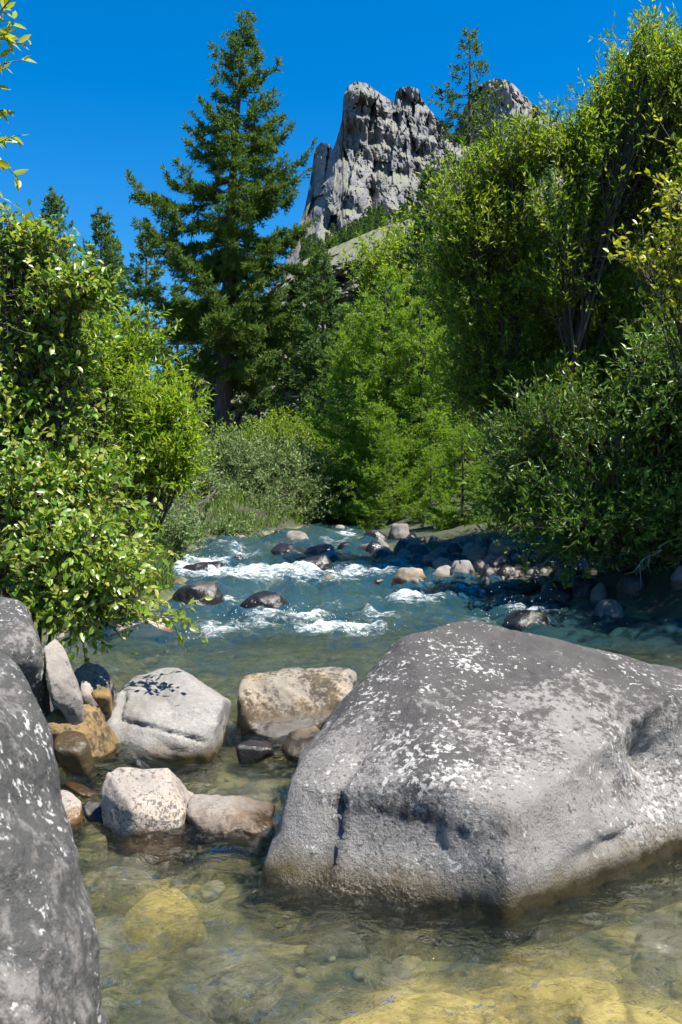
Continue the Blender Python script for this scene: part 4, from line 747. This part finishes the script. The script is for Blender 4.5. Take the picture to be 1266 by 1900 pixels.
for k, (px, d, bl, n, mt, lb) in enumerate([(400, 33, [blob(375, 850, 50, 50, 33), blob(455, 835, 60, 45, 32), blob(330, 790, 50, 80, 33)], 700, 'willow', 'green bush around the foot of the tallest larch'), (530, 34, [blob(520, 820, 70, 50, 34), blob(585, 850, 50, 60, 33)], 700, 'willow', 'green bush right of the bare larch trunk'), (90, 20, [blob(60, 700, 120, 120, 20), blob(200, 760, 100, 110, 21), blob(-40, 800, 100, 150, 20)], 1200, 'darkleaf', 'dark bush in the depth behind the left shrub'), (740, 70, [blob(700, 500, 60, 60, 70), blob(760, 470, 70, 75, 70), blob(770, 580, 80, 90, 68), blob(700, 620, 60, 80, 68)], 1500, 'willow', 'light green round-crowned tree below the rocky hillside')]):
    big_ = d > 60
    broadleaf('green_bush' if not big_ else 'round_tree', gbase(px, d), bl, n, lb, 'shrub' if not big_ else 'tree', mt, seed=60+k, L=.30 if big_ else .13, W=.13 if big_ else .05, per=16, twig=.9 if big_ else .5, limbs=8, subs=9, r0=.12 if big_ else .04, gap=-.15, stems=3, gf=.5 if big_ else 1.1)
broadleaf('willow_tree', np.array([6.6, 9.6, 1.2]), [(np.array([6.4, 9.5, 5.2]), np.array([2.2, 1.6, 1.7])), (np.array([5.8, 10.5, 3.6]), np.array([1.7, 1.4, 1.2])), (np.array([7.6, 9.0, 3.8]), np.array([1.6, 1.5, 1.5]))], 1500, 'willow tree just beyond the right picture edge, shading the bank', 'tree', 'willow', seed=48, L=.15, W=.05, per=14, twig=.5, limbs=8, subs=8, r0=.09, gap=-.2, stems=2)
# twigs hanging in from above on the left
broadleaf('overhanging_branch', P(-160, 260, 4.0), [blob(-10, 60, 35, 60, 4.0, .1), blob(5, 120, 22, 20, 4.0, .08), blob(-8, 280, 30, 35, 4.0, .1), blob(-2, 320, 20, 25, 4.0, .08), blob(-60, 180, 50, 150, 4.0, .2)], 40, 'leafy twigs hanging into the upper left corner of the sky', 'branch', 'sunleaf', seed=46, L=.06, W=.024, per=9, twig=.11, limbs=4, subs=4, fine=True, r0=.012, gap=-1, droop=.2)

# bare grey dead branches over the shaded right bank
def dead_branch(a, b, label, seed, r0=.018):
    r = np.random.default_rng(seed); a = np.asarray(a); b = np.asarray(b); g = Geo(); L = np.linalg.norm(b-a)
    mn = bez(a[None], ((a+b)/2+np.array([0, 0, .10*L]))[None], b[None], 9); mn += r.normal(0, .02, mn.shape); g.add(*tubes(mn, r0*np.linspace(1, .25, 9)[None], 6))
    n = 9; k = r.integers(2, 8, n); s0 = mn[0, k]; d = unit((b-a)/L+r.normal(0, .55, (n, 3))); e = s0+d*(L*r.uniform(.12, .32, (n, 1))); g.add(*tubes(bez(s0, (s0+e)/2+r.normal(0, .03, (n, 3)), e, 5), r0*.38*np.linspace(1, .2, 5)[None]*np.ones((n, 1)), 4))
    V = np.concatenate(g.v)-a; o = link('dead_branch', mesh_np('dead_branch', V, [np.concatenate(f) for f in g.f.values()], M['deadwood']), None, a); tag(o, label, 'branch', 'dead branches of the right bank')
dead_branch(P(1110, 1010, 12.6), P(990, 1036, 12.0), 'long bare grey branch reaching left over the shaded bank', 1)
dead_branch(P(1055, 1012, 12.4), P(978, 1082, 11.8), 'thin bare branch dropping to the water by the spit', 2, .012)
dead_branch(P(1250, 1000, 11.6), P(1160, 1072, 11.2), 'curved bare branch in deep shade below the dark shrub', 3, .013)
# spray thrown up by the rapids
g = Geo(); D1, F1 = ico(1); r_ = np.random.default_rng(8)
for px, py, n, sx, h in [(572, 1176, 90, .5, .16), (690, 1180, 40, .3, .08), (410, 1186, 60, .5, .07), (470, 1160, 50, .4, .08), (975, 1150, 70, .45, .14), (640, 1070, 60, .6, .07), (380, 1060, 90, .5, .14), (560, 1078, 60, .8, .06), (1020, 1165, 40, .5, .08)]:
    c = Wp(px, py)
    for k in range(n):
        p = c+np.array([r_.normal(0, sx*.5), r_.normal(0, .18), abs(r_.normal(0, h))+.02]); g.add(D1*r_.uniform(.002, .0065)+p, F1)
def spraymat():
    m, t, N, Lk = newmat('white_spray'); p = N('BsdfPrincipled'); p.inputs['Base Color'].default_value = (.82, .86, .88, 1); p.inputs['Roughness'].default_value = .3; o = N('OutputMaterial'); Lk(p.outputs[0], o.inputs[0]); return m
tag(g.build('spray', spraymat()), 'white water droplets thrown up by the rapids', 'spray', kind='stuff')

# grass on the banks: uncountable
r_ = np.random.default_rng(77); n = 42000
y = 11+r_.uniform(0, 1, n)**1.3*26; sd = r_.choice([0, 1], n, p=[.7, .3]); off = .12+r_.uniform(0, 1, n)**1.4*4.5
x = np.where(sd == 0, xl(y)-off, xr(y)+off+1.8*(y < 23)); k = fbm(np.stack([x*1.3, y*1.3, x*0], 1), 3) > -.15; x, y = x[k], y[k]; n = len(x)
p = np.stack([x, y, TZ(x, y)-.01], 1); L = r_.uniform(.08, .26, n)
t = unit(np.stack([r_.normal(0, .35, n), r_.normal(0, .35, n), np.ones(n)], 1)); V, Fc = leaf_quads(p, t, unit(r_.normal(size=(n, 3))), L, L*.09+.006)
M['grass'] = leafmat('grass_blades', [(.07, .15, .02), (.11, .20, .03), (.17, .25, .05), (.22, .24, .09)], trans=.4, gloss=.2, rough=.5)
g = Geo(); g.add(V, Fc); tag(g.build('bank_grass', M['grass'], smooth=False), 'green grass growing on the stream banks', 'grass', kind='stuff')
